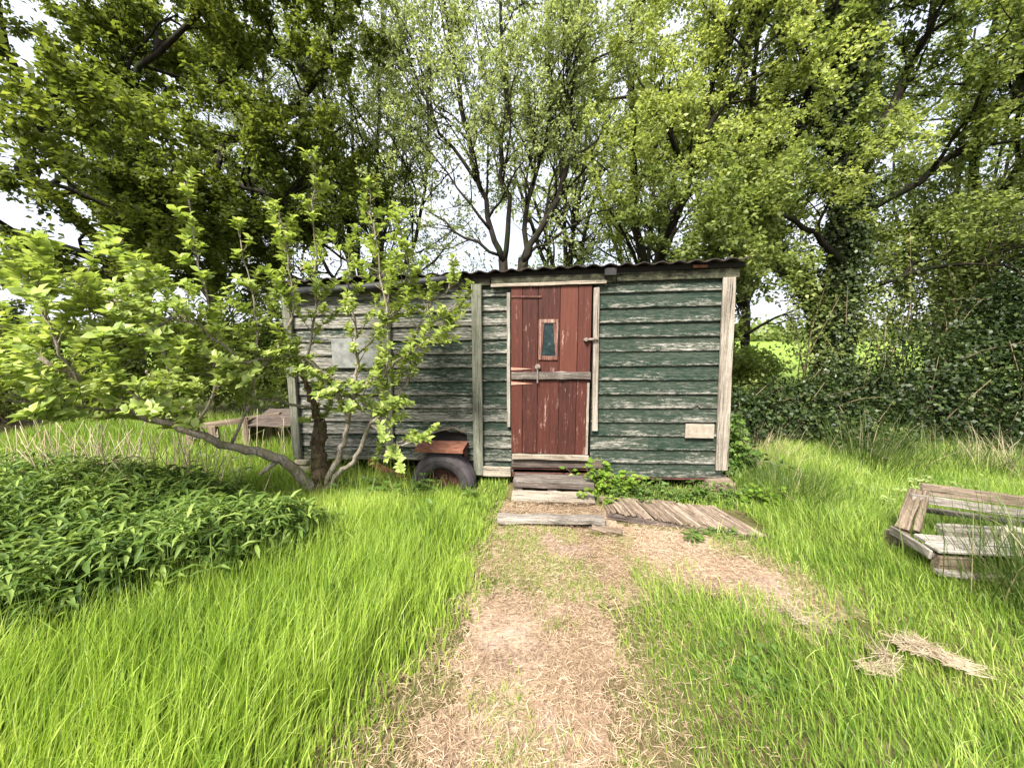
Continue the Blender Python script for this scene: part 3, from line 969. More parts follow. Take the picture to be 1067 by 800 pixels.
M['door_frame'] = wood('worn_red_frame', [(0.06, 0.022, 0.016), (0.14, 0.06, 0.045), (0.33, 0.23, 0.19)], 'z')
M['dark_grey_x'] = wood('grey_worn_rail', [(0.035, 0.029, 0.025), (0.11, 0.093, 0.08), (0.30, 0.26, 0.225)], 'x')
M['pink_rust'] = plain('faded_red_iron', (0.26, 0.10, 0.07), (0.46, 0.27, 0.20), 22, 0.8)
build_hut()

# blocks the hut stands on
def block(name, label, x, y, z0, size, rz, mat, parts):
    t = thing(name, label, 'block', hw(x, y, z0), -YAW + rz, 'supports under the hut')
    z = 0
    for i, (h_, dx) in enumerate(parts):
        Box().box(-size[0] / 2 + dx, size[0] / 2 + dx, -size[1] / 2, size[1] / 2, z, z + h_ - .002, .012, (0, 0, rad(3 - 5 * i)), .005, 3).build('block', mat, t)
        z += h_
    return t
block('timber_block', 'greyish timber blocks propping the hut under the pale corner post', -.075, .0, -.03, (.25, .28), .05, M['brown_x'], ((.075, 0), (.095, .012)))
block('brick_pier', 'pale crumbling brick pier beneath the hut corner behind the apple trunk', -4.36, .03, -.02, (.16, .22), 0, M['brick'], ((.08, 0), (.08, .008), (.07, -.005)))

# ------------------------------------------------------------------ steps, deck board and odds by the door
st = thing('pallet_step', 'dark slatted pallet step directly under the red door', 'step', hw(-1.67, -.23, -.028), -YAW, 'steps below the door')
b = Box()
b.box(-.385, .385, -.085, .015, .165, .192, .005, (0, 0, 0), .0015, 10)
b.box(-.380, .380, .022, .115, .165, .190, .005, (0, 0, 0), .0015, 10)
b.build('tread', M['dark_grey_x'], st)
Box().box(-.385, .385, -.088, -.064, .122, .163, .004, (0, 0, 0), .0015, 10).build('riser', M['dark_x'], st)
for x in (-.335, -.01, .335):
    Box().box(x - .042, x + .042, -.075, .10, .0, .120, .004, (0, 0, 0), .001).build('bearer', M['dark_x'], st)
st = thing('plank_step', 'pale bleached plank step between the dark step and the low platform', 'step', hw(-1.675, -.455, -.012), -YAW, 'steps below the door')
Box().box(-.375, .375, -.075, .085, .074, .098, .005, (rad(9), rad(-.8), 0), .002, 12).build('tread', M['pale_x'], st)
for x in (-.31, .31):
    Box().box(x - .04, x + .04, -.02, .08, -.01, .062, .004, (0, 0, 0), .001).build('bearer', M['dark_x'], st)
st = thing('low_platform', 'wide low plank platform strewn with straw at the end of the path', 'step', hw(-1.68, -.75, 0), -YAW, 'steps below the door')
Box().box(-.455, .42, -.135, -.045, .030, .078, .006, (rad(2), rad(-1.2), rad(.5)), .003, 14).build('plank', M['grey_x'], st)
Box().box(-.43, .42, -.030, .055, .022, .050, .006, (rad(-2), rad(-1.0), 0), .003, 14).build('plank', M['brown_x'], st)
Box().box(-.42, .41, .068, .150, .018, .046, .006, (0, rad(-1.0), rad(-.5)), .003, 14).build('plank', M['brown_x'], st)
for x in (-.36, .33):
    Box().box(x - .04, x + .04, -.10, .14, -.03, .018, .004).build('bearer', M['dark_x'], st)

def deck_board():
    t = thing('deck_panel', 'splintered grey deck panel lying aslant in the weeds beside the steps', 'panel', (1.30, 3.02, 0.0), -YAW)
    rng = np.random.default_rng(8)
    A, B, C, D = np.array([-.52, .26, .07]), np.array([.44, .20, .06]), np.array([.66, -.22, .025]), np.array([-.50, .03, .055])
    # many narrow splintered strips running aslant across the sheet
    phi = math.atan2(*((C + D - A - B)[[1, 0]]))
    cp, sp_ = math.cos(-phi), math.sin(-phi)
    turn = lambda p: np.array([cp * p[0] - sp_ * p[1], sp_ * p[0] + cp * p[1], p[2]])
    bb = Box()
    n = 44
    for i in range(n):
        u0, u1 = i / n, (i + 1) / n
        P0 = A + (B - A) * (u0 + u1) / 2
        Q0 = D + (C - D) * (u0 + u1) / 2
        ln = np.linalg.norm(P0 - Q0)
        over = .02 * rng.random()
        d = (Q0 - P0) / ln
        z = rng.normal(0, .0035)
        bb.beam(turn(P0 - d * over * .3 + [0, 0, z]), turn(Q0 + d * over + [.02 * rng.random(), 0, z - .002]), .9 / n * 1.02, .014, .002, rng.normal(0, .06), .001, 3)
    bb.build('splintered_slat', M['deck'], t).rotation_euler = (0, 0, phi)
    timber('batten', A + [-.01, .03, -.02], B + [-.30, .06, -.012], .045, .04, M['brown_x'], t)
    timber('batten', D + [.0, .0, -.035], C + [-.2, .06, -.03], .05, .04, M['dark_x'], t)
deck_board()
o = timber('broken_offcut', (.63, 2.86, .03), (.86, 2.80, .025), .06, .035, M['brown_x'], None, .008, .2, .005, 4)
tag(o, 'short broken brown offcut lying where the platform meets the deck panel', 'offcut')

# stump beside the hut
st = thing('tree_stump', 'reddish brown cut stump in rough grass beyond the pale corner post', 'stump', (2.80, 4.2, 0))
a = Acc()
q = np.linspace(0, 1, 6)
a.tube(np.stack([0 * q, 0 * q, -.05 + q * .20], 1), [.16, .145, .135, .13, .128, .126], 18)
a.build('wood', M['brown_z'], st)

# ------------------------------------------------------------------ broken pallet bench
pb = thing('broken_bench', 'collapsed bleached plank bench half sunk in grass and rushes', 'bench', (2.70, 2.27, .045), rad(-8))
def pl(nm, a, b, w, h, mat='grey_x', roll=0, cuts=10, label=None):
    o = timber(nm, a, b, w, h, M[mat], pb, .004, roll, .002, cuts)
    if label:
        o['label'] = label
    return o
pl('seat_board', (.0, .045, .148), (1.35, .09, .125), .095, .022, 'pale_grey')
pl('seat_board', (.02, .15, .150), (1.35, .20, .128), .095, .022, 'pale_grey')
pl('seat_board', (.22, .24, .165), (1.35, .33, .145), .05, .045, 'grey_x')
pl('seat_board', (.26, .31, .165), (1.35, .40, .145), .05, .040, 'grey_x')
pl('end_board', (-.035, .0, .120), (-.02, .33, .118), .022, .060, 'grey_x', .0, 4)
pl('end_board', (.012, .03, .100), (.02, .34, .108), .030, .030, 'dark_x', .0, 4)
pl('foot_block', (.02, .03, .052), (.22, .045, .048), .06, .12, 'brown_x', 0, 3)
pl('foot_block', (-.01, .34, .025), (.10, .36, .025), .08, .14, 'brown_x', 0, 3)
pl('ground_rail', (.0, -.005, .012), (.42, -.02, .008), .05, .03, 'grey_x', 0, 5)
pl('leaning_post', (.08, .37, .10), (.285, .55, .335), .075, .05, 'brown_x', 0, 4, 'slanting post that holds the back rails')
pl('leaning_post', (.15, .34, .10), (.345, .53, .330), .04, .06, 'brown_x', 0, 4)
pl('back_rail', (.22, .50, .300), (1.25, .44, .205), .030, .060, 'grey_x', -.2)
pl('back_rail', (.36, .60, .335), (1.35, .62, .235), .025, .085, 'brown_x', -.15)
pl('back_rail', (.36, .62, .165), (1.30, .60, .085), .028, .040, 'dark_grey_x', 0)
lg = thing('fallen_branch', 'bent pale barkless branch lying across the collapsed bench', 'branch', (3.2, 2.38, .0))
a = Acc()
a.tube([(.02, -.02, .165), (.06, .01, .20), (.12, .05, .245), (.17, .07, .255), (.24, .05, .24), (.40, .0, .20), (.55, -.03, .15)], [.016, .019, .021, .023, .022, .020, .016], 9)
a.build('wood', M['bare_branch'], lg, True) if 'bare_branch' in M else a.build('wood', M['pale_x'], lg, True)

# ------------------------------------------------------------------ trestle and timber bin behind the apple tree
tr = thing('wooden_trestle', 'low brown wooden trestle rail standing in grass beyond the apple bough', 'trestle', (-3.75, 5.0, 0), rad(4))
timber('top_rail', (-.62, 0, .30), (.62, .06, .46), .07, .07, M['brown_x'], tr)
for x, s in ((-.52, .03), (-.22, -.03), (.22, .02), (.50, -.02)):
    Box().box(x - .045, x + .045, -.04, .04, -.05, .29 + (x + .62) * .129, .005, (0, s, 0), .002, 4).build('leg', M['brown_z'], tr)
Box().beam((-.48, -.02, .20), (-.15, -.02, .22), .02, .07, .003).build('rail', M['grey_x'], tr)
Box().beam((-.25, -.045, -.02), (.40, -.045, .03), .03, .06, .004).build('lower_rail', M['brown_x'], tr)
tb = thing('timber_bin', 'dark brown slatted timber bin beside the far end of the hut', 'bin', (-3.02, 5.05, 0), rad(2))
b = Box()
for z in (.02, .13, .24, .35):
    b.box(-.40, .40, .30, .32, z, z + .095, .003, (0, 0, 0), .002, 4)
b.build('back_slat', M['brown_x'], tb)
for s in (-1, 1):
    b = Box()
    for z in (.02, .13, .24, .35):
        b.box(s * .40 - .01, s * .40 + .01, -.28, .29, z, z + .095, .003, (0, 0, 0), .002, 4)
    b.build('side_slat', M['brown_x'], tb)
for x, y in ((-.38, -.27), (.38, -.27), (-.36, .27), (.36, .27)):
    Box().box(x - .03, x + .03, y - .03, y + .03, 0, .50, .004).build('post', M['brown_z'], tb)
o = Box().box(-.36, .36, -.30, .25, .44, .455, .003, (rad(12), 0, 0), .004, 5).build('lid', M['dark_x'], tb)

# ------------------------------------------------------------------ trees behind
S_OAK = dict(levels=3, sides=[9, 7, 4, 3], q=[1.5, 2.6, 3.4], tmin=[.22, .2, .15], ang=(.5, 1.25), len=[2.1, 1.05, .55], seg=[7, 5, 3], rmax=[.09, .042, .016], wob=.24, up=.02, flat=.55)
S_FINE = dict(levels=3, sides=[8, 6, 4, 3], q=[3.0, 3.6, 3.8], tmin=[.2, .15, .1], ang=(.35, .95), len=[1.7, .85, .45], seg=[7, 5, 3], rmax=[.036, .017, .008], wob=.18, up=.07)
S_MID = dict(levels=3, sides=[8, 6, 4, 3], q=[2.0, 2.8, 3.4], tmin=[.22, .18, .1], ang=(.45, 1.1), len=[1.9, .95, .5], seg=[7, 5, 3], rmax=[.06, .03, .012], wob=.19, up=.03)
TG = 'trees behind the hut'

tree('oak_tree', 'big dark spreading oak with crooked black limbs above the apple tree', 'tree', (-7.6, 7.6, 0), [
    ([(0, 0, -.1), (.1, 0, 1.2), (.1, -.1, 2.3), (.3, -.1, 3.2)], 0.306, 0.204, 3),
    ([(.3, -.1, 3.0), (1.2, -.3, 3.3), (2.2, -.5, 3.2), (3.4, -.7, 3.6), (4.5, -.8, 4.3)], 0.116, 0.040, 0),
    ([(.3, -.1, 3.2), (1.3, 0, 4.4), (2.4, -.2, 5.0), (3.5, -.3, 5.1), (4.3, -.3, 6.0), (4.7, -.3, 7.2)], 0.136, 0.040, 0),
    ([(.3, -.1, 3.2), (.8, -.5, 4.6), (1.6, -.8, 5.8), (2.8, -1.0, 6.4), (3.4, -1.2, 7.6)], 0.075, 0.024, 0),
    ([(.2, -.1, 3.0), (.3, -1.0, 3.6), (.9, -2.0, 3.7), (1.8, -2.7, 3.8), (2.7, -3.0, 4.3)], 0.109, 0.032, 0),
    ([(.2, -.1, 3.2), (-.5, -.3, 4.5), (-.7, -.6, 6.0), (-.4, -1.0, 7.4)], 0.068, 0.024, 0),
    ([(.2, -.1, 2.8), (-.6, -1.0, 3.2), (-1.2, -2.0, 3.3), (-1.4, -2.9, 3.6)], 0.095, 0.032, 0),
    ([(.1, -.1, 2.3), (.8, -.9, 2.5), (1.6, -1.6, 2.35), (2.6, -2.0, 2.6)], 0.075, 0.024, 0),
    ([(.3, -.1, 3.2), (.5, .3, 5.0), (1.0, .4, 7.0), (1.2, .3, 8.6)], 0.122, 0.040, 0),
    ([(2.4, -.2, 5.0), (2.6, -.7, 4.2), (3.6, -1.1, 3.8), (4.3, -1.2, 3.4)], 0.061, 0.024, 1),
], S_OAK, 21, M['dark_bark'], M['oak_leaf'], 140000, .078, .050, .09, 1.0, group=TG)

tree('hawthorn_tree', 'fine twigged thin tree between the oak and the forked tree', 'tree', (-2.9, 8.1, 0), [
    ([(0, 0, -.1), (0, 0, 1.2), (.1, 0, 2.2)], 0.117, 0.085, 3),
    ([(.1, 0, 2.0), (-.3, 0, 3.2), (-.5, -.1, 4.6), (-.7, -.2, 6.4), (-.7, -.2, 8.2)], 0.058, 0.016, 0),
    ([(.1, 0, 2.2), (.3, -.1, 3.4), (.3, -.2, 5.0), (.5, -.2, 7.0), (.5, -.2, 8.6)], 0.058, 0.016, 0),
    ([(.1, 0, 2.1), (.8, 0, 3.0), (1.2, -.1, 4.4), (1.3, -.2, 6.2), (1.5, -.2, 8.0)], 0.051, 0.016, 0),
    ([(0, 0, 1.8), (-.9, .1, 2.8), (-1.5, 0, 4.0), (-1.8, 0, 5.6), (-1.9, 0, 7.4)], 0.048, 0.016, 0),
    ([(0, 0, 1.6), (-.8, -.4, 2.3), (-1.5, -.6, 2.8), (-2.3, -.7, 3.4)], 0.041, 0.012, 1),
    ([(0, 0, 1.6), (.6, -.5, 2.2), (1.2, -.7, 2.7), (1.9, -.8, 3.3)], 0.034, 0.012, 1),
], S_FINE, 33, M['grey_bark'], M['pale_leaf'], 44000, .046, .032, .09, .5, group=TG)

tree('forked_tree', 'dark multi stemmed tree forking just above the hut roof', 'tree', (0.0, 7.0, 0), [
    ([(-.10, 0, -.1), (-.12, 0, 1.5), (-.16, 0, 2.85)], 0.113, 0.093, 3),
    ([(.16, 0, -.1), (.17, 0, 1.5), (.20, 0, 2.85)], 0.126, 0.106, 3),
    ([(-.16, 0, 2.8), (-.34, -.1, 3.25), (-.55, -.1, 4.0), (-.80, -.2, 5.0), (-1.05, -.2, 6.6), (-1.1, -.2, 8.2)], 0.058, 0.016, 0),
    ([(-.14, 0, 2.8), (-.06, -.1, 3.5), (-.16, -.2, 4.4), (-.1, -.2, 5.6), (-.25, -.3, 7.2), (-.2, -.3, 8.4)], 0.051, 0.016, 0),
    ([(.20, 0, 2.8), (.42, -.1, 3.2), (.78, -.2, 3.8), (1.02, -.2, 4.5), (.95, -.25, 5.3), (1.15, -.3, 6.6), (1.2, -.3, 8.2)], 0.071, 0.016, 0),
    ([(.20, 0, 2.85), (.24, .1, 3.6), (.42, .1, 4.3), (.66, 0, 5.0), (.60, 0, 6.4), (.7, 0, 8.0)], 0.051, 0.016, 0),
    ([(.25, 0, 2.9), (.75, -.3, 3.15), (1.25, -.4, 3.45), (1.75, -.5, 3.6)], 0.031, 0.010, 1),
    ([(-.2, 0, 2.9), (-.8, -.2, 3.15), (-1.3, -.3, 3.5), (-1.9, -.4, 4.0)], 0.031, 0.010, 1),
    ([(-.6, -.1, 4.1), (-1.2, -.2, 4.8), (-1.6, -.3, 5.8), (-2.0, -.3, 7.0)], 0.034, 0.012, 0),
], S_FINE, 35, M['grey_bark'], M['pale_leaf'], 60000, .046, .032, .09, .5, group=TG)

tree('lime_green_tree', 'sunlit lime green tree with thin drooping twigs over the hut door end', 'tree', (2.7, 8.0, 0), [
    ([(0, 0, -.1), (.05, 0, 1.5), (.0, -.1, 2.6)], .15, .12, 3),
    ([(0, -.1, 2.5), (-.4, -.4, 3.6), (-.6, -.7, 5.0), (-.7, -.8, 6.6), (-.6, -.8, 8.4)], .10, .02, 0),
    ([(0, -.1, 2.6), (.4, -.5, 3.8), (.6, -.9, 5.2), (.9, -1.0, 6.8), (1.1, -1.0, 8.6)], .10, .02, 0),
    ([(0, -.1, 2.6), (1.0, -.5, 3.5), (1.6, -.9, 4.5), (2.0, -1.1, 5.9), (2.3, -1.1, 7.5)], .09, .02, 0),
    ([(0, -.1, 2.6), (.1, -.9, 3.6), (.3, -1.5, 4.4), (.7, -1.7, 5.4), (1.0, -1.7, 6.8)], .08, .02, 0),
    ([(.05, 0, 2.0), (.7, -.8, 2.7), (1.2, -1.3, 3.5), (1.6, -1.6, 4.1)], .06, .015, 0),
    ([(.05, 0, 2.2), (-.4, -.7, 2.8), (-.8, -1.1, 3.3), (-1.2, -1.3, 3.7)], .05, .015, 1),
], S_MID, 41, M['dark_bark'], M['lime_leaf'], 78000, .054, .038, .085, .7, group=TG)

IV = M['ivy_leaf']
tree('ivy_clad_tree', 'upright tree with thick ivy sleeved trunk standing beside the hedge gap', 'tree', (5.6, 6.6, 0), [
    ([(0, 0, -.1), (-.05, 0, 1.5), (-.10, 0, 3.0), (-.1, 0, 3.9)], .20, .13, 3),
    ([(-.1, 0, 3.8), (.25, 0, 4.6), (.5, 0, 5.4), (.85, 0, 6.6), (1.1, 0, 8.2)], .10, .025, 0),
    ([(-.1, 0, 3.8), (-.5, -.2, 4.6), (-.7, -.3, 5.6), (-.7, -.4, 7.0), (-.5, -.4, 8.4)], .10, .025, 0),
    ([(-.1, 0, 3.4), (.8, -.2, 3.9), (1.6, -.3, 4.6), (2.3, -.4, 5.6), (2.8, -.4, 6.8)], .07, .02, 0),
    ([(-.05, 0, 2.6), (-.9, -.4, 3.1), (-1.6, -.6, 3.3), (-2.2, -.7, 3.2)], .06, .015, 0),
    ([(-.05, 0, 2.2), (.7, -.4, 2.5), (1.4, -.6, 2.6), (2.0, -.7, 2.9)], .05, .015, 0),
], S_MID, 43, M['dark_bark'], M['mid_leaf'], 46000, .060, .042, .09, .8, group=TG,
    ivy=[([(0, 0, 0), (-.05, 0, 1.5), (-.1, 0, 3.0), (-.1, 0, 3.9)], .36, 9000, IV), ([(-.1, 0, 3.8), (-.5, -.2, 4.8), (-.65, -.3, 5.6), (-.6, -.3, 6.4)], .45, 6000, IV)])

tree('leaning_tree', 'ivy covered tree whose trunk leans over toward the hut corner', 'tree', (5.95, 7.2, 0), [
    ([(0, 0, -.1), (0, 0, 1.2), (-.25, 0, 2.0), (-.95, 0, 2.75), (-1.55, 0, 3.6)], .16, .10, 3),
    ([(-1.5, 0, 3.5), (-1.9, -.2, 4.6), (-2.0, -.3, 5.8), (-1.8, -.3, 7.4)], .08, .02, 0),
    ([(-1.5, 0, 3.5), (-1.2, -.2, 4.8), (-.9, -.3, 6.0), (-.7, -.3, 7.6)], .08, .02, 0),
    ([(-1.0, 0, 2.85), (-1.7, -.5, 3.1), (-2.3, -.8, 3.2)], .05, .015, 1),
    ([(-.9, 0, 2.7), (-1.6, -.4, 2.7), (-2.3, -.6, 2.5), (-2.9, -.7, 2.3)], .045, .012, 0),
    ([(-1.2, 0, 3.1), (-1.9, -.5, 3.3), (-2.6, -.8, 3.2), (-3.2, -.9, 3.0)], .045, .012, 0),
], S_MID, 47, M['dark_bark'], M['mid_leaf'], 52000, .062, .043, .08, .8, group=TG,
    ivy=[([(0, 0, 0), (0, 0, 1.2), (-.25, 0, 2.0), (-.95, 0, 2.75), (-1.5, 0, 3.5)], .26, 6500, IV)])

tree('slender_tree', 'thin bare stemmed tree rising beside the roof end of the hut', 'tree', (3.12, 5.75, 0), [
    ([(0, 0, -.1), (.02, 0, .9), (.06, 0, 1.5), (.10, 0, 1.9), (.08, 0, 2.6), (.0, 0, 3.4), (-.05, 0, 4.2)], .085, .03, 2),
    ([(.08, 0, 2.2), (.45, -.1, 2.5), (.8, -.2, 2.35)], .03, .012, 2),
    ([(.04, 0, 2.4), (-.3, -.1, 2.75), (-.5, -.2, 3.1)], .03, .012, 2),
], S_MID, 51, M['dark_bark'], M['mid_leaf'], 2200, .07, .05, .06, .8, group=TG)

tree('ivied_hedgerow_tree', 'ivy choked hedgerow tree rising out of the dark hedge', 'tree', (8.5, 7.4, 0), [
    ([(0, 0, -.1), (0, 0, 1.8), (.05, 0, 3.5)], .18, .12, 3),
    ([(.05, 0, 3.4), (-.4, -.2, 4.6), (-.6, -.3, 6.0), (-.4, -.3, 8.0)], .09, .02, 0),
    ([(.05, 0, 3.4), (.5, -.2, 4.6), (.8, -.3, 6.0), (1.1, -.3, 8.0)], .09, .02, 0),
    ([(0, 0, 2.4), (-.9, -.4, 3.0), (-1.7, -.6, 3.3), (-2.4, -.7, 3.2)], .06, .015, 0),
    ([(0, 0, 2.0), (-.7, -.7, 2.5), (-1.3, -1.1, 2.6)], .05, .015, 1),
    ([(0, 0, 2.8), (.8, -.6, 3.4), (1.5, -.9, 4.0)], .06, .015, 0),
], S_MID, 53, M['dark_bark'], M['mid_leaf'], 36000, .060, .042, .09, .8, group=TG,
    ivy=[([(0, 0, .5), (0, 0, 1.8), (.05, 0, 3.4)], .42, 9000, IV)])

tree('shaded_edge_tree', 'dense shaded tree wrapped in ivy at the corner of the hedge', 'tree', (8.7, 5.9, 0), [
    ([(0, 0, -.1), (-.05, 0, 1.8), (0, 0, 3.4), (0, 0, 4.4)], .18, .12, 3),
    ([(0, 0, 4.0), (-.3, -.2, 5.2), (-.5, -.3, 6.6), (-.5, -.3, 8.2)], .09, .02, 0),
    ([(0, 0, 4.0), (.4, -.2, 5.0), (.8, -.3, 6.2), (1.2, -.3, 7.8)], .09, .02, 0),
    ([(0, 0, 3.0), (-.7, -.5, 3.8), (-1.2, -.8, 4.6), (-1.4, -.9, 5.6)], .06, .015, 0),
    ([(0, 0, 2.4), (.3, -.9, 3.0), (.5, -1.6, 3.6)], .06, .015, 0),
], S_MID, 57, M['dark_bark'], M['mid_leaf'], 46000, .060, .042, .09, .8, group=TG,
    ivy=[([(0, 0, .4), (-.05, 0, 1.8), (0, 0, 3.4), (-.1, 0, 4.6), (-.4, -.2, 5.8)], .45, 11000, IV)])

# trees further back
for i, (x, y, n, lf, lab) in enumerate([
    (-9.5, 12.5, 8000, 'oak_leaf', 'farther dark tree showing through the oak limbs'),
    (-4.6, 12.0, 9000, 'mid_leaf', 'farther bushy tree in the gap behind the hawthorn'),
    (1.6, 12.0, 7000, 'pale_leaf', 'farther pale tree seen through the forked tree'),
    (3.9, 11.5, 8000, 'pale_leaf', 'farther pale tree between the forked tree and the field gap'),
    (7.4, 12.5, 6000, 'mid_leaf', 'farther tree filling the gap behind the ivy clad trunk'),
    (13.0, 11.5, 8000, 'mid_leaf', 'farther tree rising over the dark hedge')]):
    rr = np.random.default_rng(70 + i)
    limbs = [([(0, 0, -.1), (.1, 0, 1.2), (0, 0, 2.6)], .2, .15, 3)]
    for k_ in range(7):
        a_ = k_ * .9 + rr.random()
        r_ = rr.uniform(.8, 2.2)
        limbs.append(([(0, 0, 2.3), (r_ * .4 * math.cos(a_), r_ * .4 * math.sin(a_), 3.4 + rr.random()), (r_ * .8 * math.cos(a_), r_ * .8 * math.sin(a_), 5.2 + rr.random()), (r_ * math.cos(a_), r_ * math.sin(a_), 7.6 + 2 * rr.random())], .09, .02, 0))
    for k_ in range(4):
        a_ = k_ * 1.6 + rr.random()
        limbs.append(([(0, 0, 1.4), (.9 * math.cos(a_), .9 * math.sin(a_), 2.0), (1.9 * math.cos(a_), 1.9 * math.sin(a_), 2.4)], .06, .015, 0))
    tree('background_tree', lab, 'tree', (x, y, 0), limbs, S_MID, 80 + i, M['dark_bark'], M[lf], n, .11, .075, .10, .8, group='trees farther back')

# ------------------------------------------------------------------ hedges and bushes
def bush(name, label, cat, base, lumps, n, leaf, L, W, seed, nstem=14, group=None, inner=.55):
    """lumps: (centre, radii) relative to base; leaves in the outer part of each lump plus stems"""
    rng = np.random.default_rng(seed)
    root = thing(name, label, cat, base, 0, group)
    st_, lf = Acc(), Acc()
    vol = np.array([r[0] * r[1] + r[1] * r[2] + r[0] * r[2] for _, r in lumps])
    for (c, r), v in zip(lumps, vol / vol.sum()):
        m = int(n * v)
        c, r = np.array(c, float), np.array(r, float)
        o = unit(rng.normal(0, 1, (m, 3)))
        lump = .8 + .42 * (vnoise(o[:, :2] * 2.5 + c[:2], 1.7, seed) + vnoise(o[:, 1:] * 2.5 + c[:2], 1.3, seed + 1) - 1)
        C = c + o * r * (lump * rng.uniform(inner, 1.12, m) ** .7)[:, None]
        k = C[:, 2] > .02
        C, o = C[k], o[k]
        m = len(C)
        D = unit(o * .6 + rng.normal(0, .7, (m, 3)) + np.array([0, 0, -.25]))
        s = rng.uniform(.6, 1.35, m)
        add_leaves(lf, C, D, unit(o + rng.normal(0, .5, (m, 3)) + np.array([0, 0, .7])), L * s, W * s)
        for _ in range(max(2, int(nstem * v))):
            e = c + unit(rng.normal(0, 1, 3)) * r * rng.uniform(.7, 1.1)
            a_ = np.array([c[0] + rng.normal(0, .25 * r[0]), c[1] + rng.normal(0, .2 * r[1]), -.03])
            mid = (a_ + e) / 2 + rng.normal(0, .08, 3)
            st_.tube([a_, mid, e], [.016, .011, .004], 4)
    # loose shoots standing out of the mass
    for (c, r) in lumps:
        for _ in range(7):
            o = unit(rng.normal(0, 1, 3) + np.array([0, -.3, .9]))
            p = np.array(c, float) + o * np.array(r) * .85
            if p[2] < .1:
                continue
            q = wander(rng, p, unit(o + rng.normal(0, .3, 3)), rng.uniform(.25, .6), 5, .18, -.03)
            st_.tube(q, np.linspace(.006, .002, 6), 4)
            m = 16
            C = np.array([locate(q, rng.random())[0] for _ in range(m)])
            s = rng.uniform(.7, 1.3, m)
            add_leaves(lf, C, unit(rng.normal(0, 1, (m, 3)) + [0, 0, .2]), rng.normal(0, .6, (m, 3)) + [0, 0, 1], L * s, W * s)
    st_.build('stem', M['stem'], root)
    lf.build('foliage', leaf, root)
    return root

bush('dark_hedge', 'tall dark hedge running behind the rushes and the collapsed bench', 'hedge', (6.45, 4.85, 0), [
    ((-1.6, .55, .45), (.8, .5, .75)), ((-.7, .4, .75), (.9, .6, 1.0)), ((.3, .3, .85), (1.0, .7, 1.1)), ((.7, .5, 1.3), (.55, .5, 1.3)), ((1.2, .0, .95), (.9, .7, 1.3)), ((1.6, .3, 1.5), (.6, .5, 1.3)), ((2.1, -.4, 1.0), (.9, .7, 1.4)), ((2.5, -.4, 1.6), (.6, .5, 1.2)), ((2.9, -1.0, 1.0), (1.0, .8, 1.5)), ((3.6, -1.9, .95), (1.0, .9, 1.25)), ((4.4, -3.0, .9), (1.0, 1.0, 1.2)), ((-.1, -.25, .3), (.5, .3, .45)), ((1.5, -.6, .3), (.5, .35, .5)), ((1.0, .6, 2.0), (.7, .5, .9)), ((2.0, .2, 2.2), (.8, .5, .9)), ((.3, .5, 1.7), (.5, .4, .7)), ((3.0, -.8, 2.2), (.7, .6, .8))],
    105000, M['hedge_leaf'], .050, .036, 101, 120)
bush('leafy_thicket', 'loose sunlit thicket of saplings standing up behind the dark hedge', 'thicket', (7.3, 6.5, 0), [
    ((-1.9, .2, 1.7), (.9, .6, 1.5)), ((-1.0, .1, 2.4), (1.0, .7, 1.7)), ((.1, .0, 2.2), (1.1, .7, 1.8)), ((1.0, -.2, 2.7), (1.1, .8, 1.9)), ((1.9, -.8, 2.3), (1.0, .8, 2.0)), ((2.6, -1.6, 2.4), (1.0, .9, 2.0)), ((-.4, .1, 3.6), (1.0, .7, 1.3))],
    32000, M['mid_leaf'], .058, .042, 102, 110, None, .12)
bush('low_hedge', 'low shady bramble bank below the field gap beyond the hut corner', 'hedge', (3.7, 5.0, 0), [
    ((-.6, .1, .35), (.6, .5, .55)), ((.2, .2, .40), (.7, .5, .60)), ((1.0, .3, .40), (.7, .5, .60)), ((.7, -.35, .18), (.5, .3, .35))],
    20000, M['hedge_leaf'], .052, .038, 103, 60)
bush('field_bush', 'bright sunlit bush in the field seen through the hedge gap', 'bush', (5.2, 10.2, 0), [
    ((-.9, 0, .6), (.9, .6, .7)), ((.3, .2, .65), (1.0, .6, .7)), ((1.3, .2, .6), (.9, .6, .65))],
    9000, M['apple_leaf'], .10, .07, 104, 16)
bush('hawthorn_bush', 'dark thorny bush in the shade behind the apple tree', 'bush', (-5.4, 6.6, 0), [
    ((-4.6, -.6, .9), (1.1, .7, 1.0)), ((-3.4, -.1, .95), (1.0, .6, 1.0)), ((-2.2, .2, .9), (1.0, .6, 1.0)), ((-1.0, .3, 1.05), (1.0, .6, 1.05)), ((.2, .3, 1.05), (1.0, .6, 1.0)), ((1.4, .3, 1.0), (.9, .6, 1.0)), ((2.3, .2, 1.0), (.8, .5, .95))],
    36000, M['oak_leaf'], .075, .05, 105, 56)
bush('shade_bush', 'dark leafy bush filling the space behind the hut roof', 'bush', (-1.5, 7.9, 0), [
    ((-1.4, 0, 1.5), (1.0, .5, 1.9)), ((-.4, .2, 1.5), (.9, .6, 1.9)), ((.9, .1, 1.4), (1.0, .6, 1.9)), ((2.2, .2, 1.4), (1.1, .6, 1.9)), ((3.3, .2, 1.3), (1.0, .6, 1.8))],
    48000, M['pale_leaf'], .052, .038, 107, 120, None, .25)
bush('bramble_bush', 'leafy green bramble climbing against the pale hut corner post', 'bush', (2.32, 3.95, 0), [
    ((.0, 0, .25), (.16, .2, .32)), ((.03, .1, .50), (.13, .18, .22)), ((.16, .1, .15), (.2, .2, .2))],
    1500, M['weed_leaf'], .055, .042, 109, 12, None, .2)

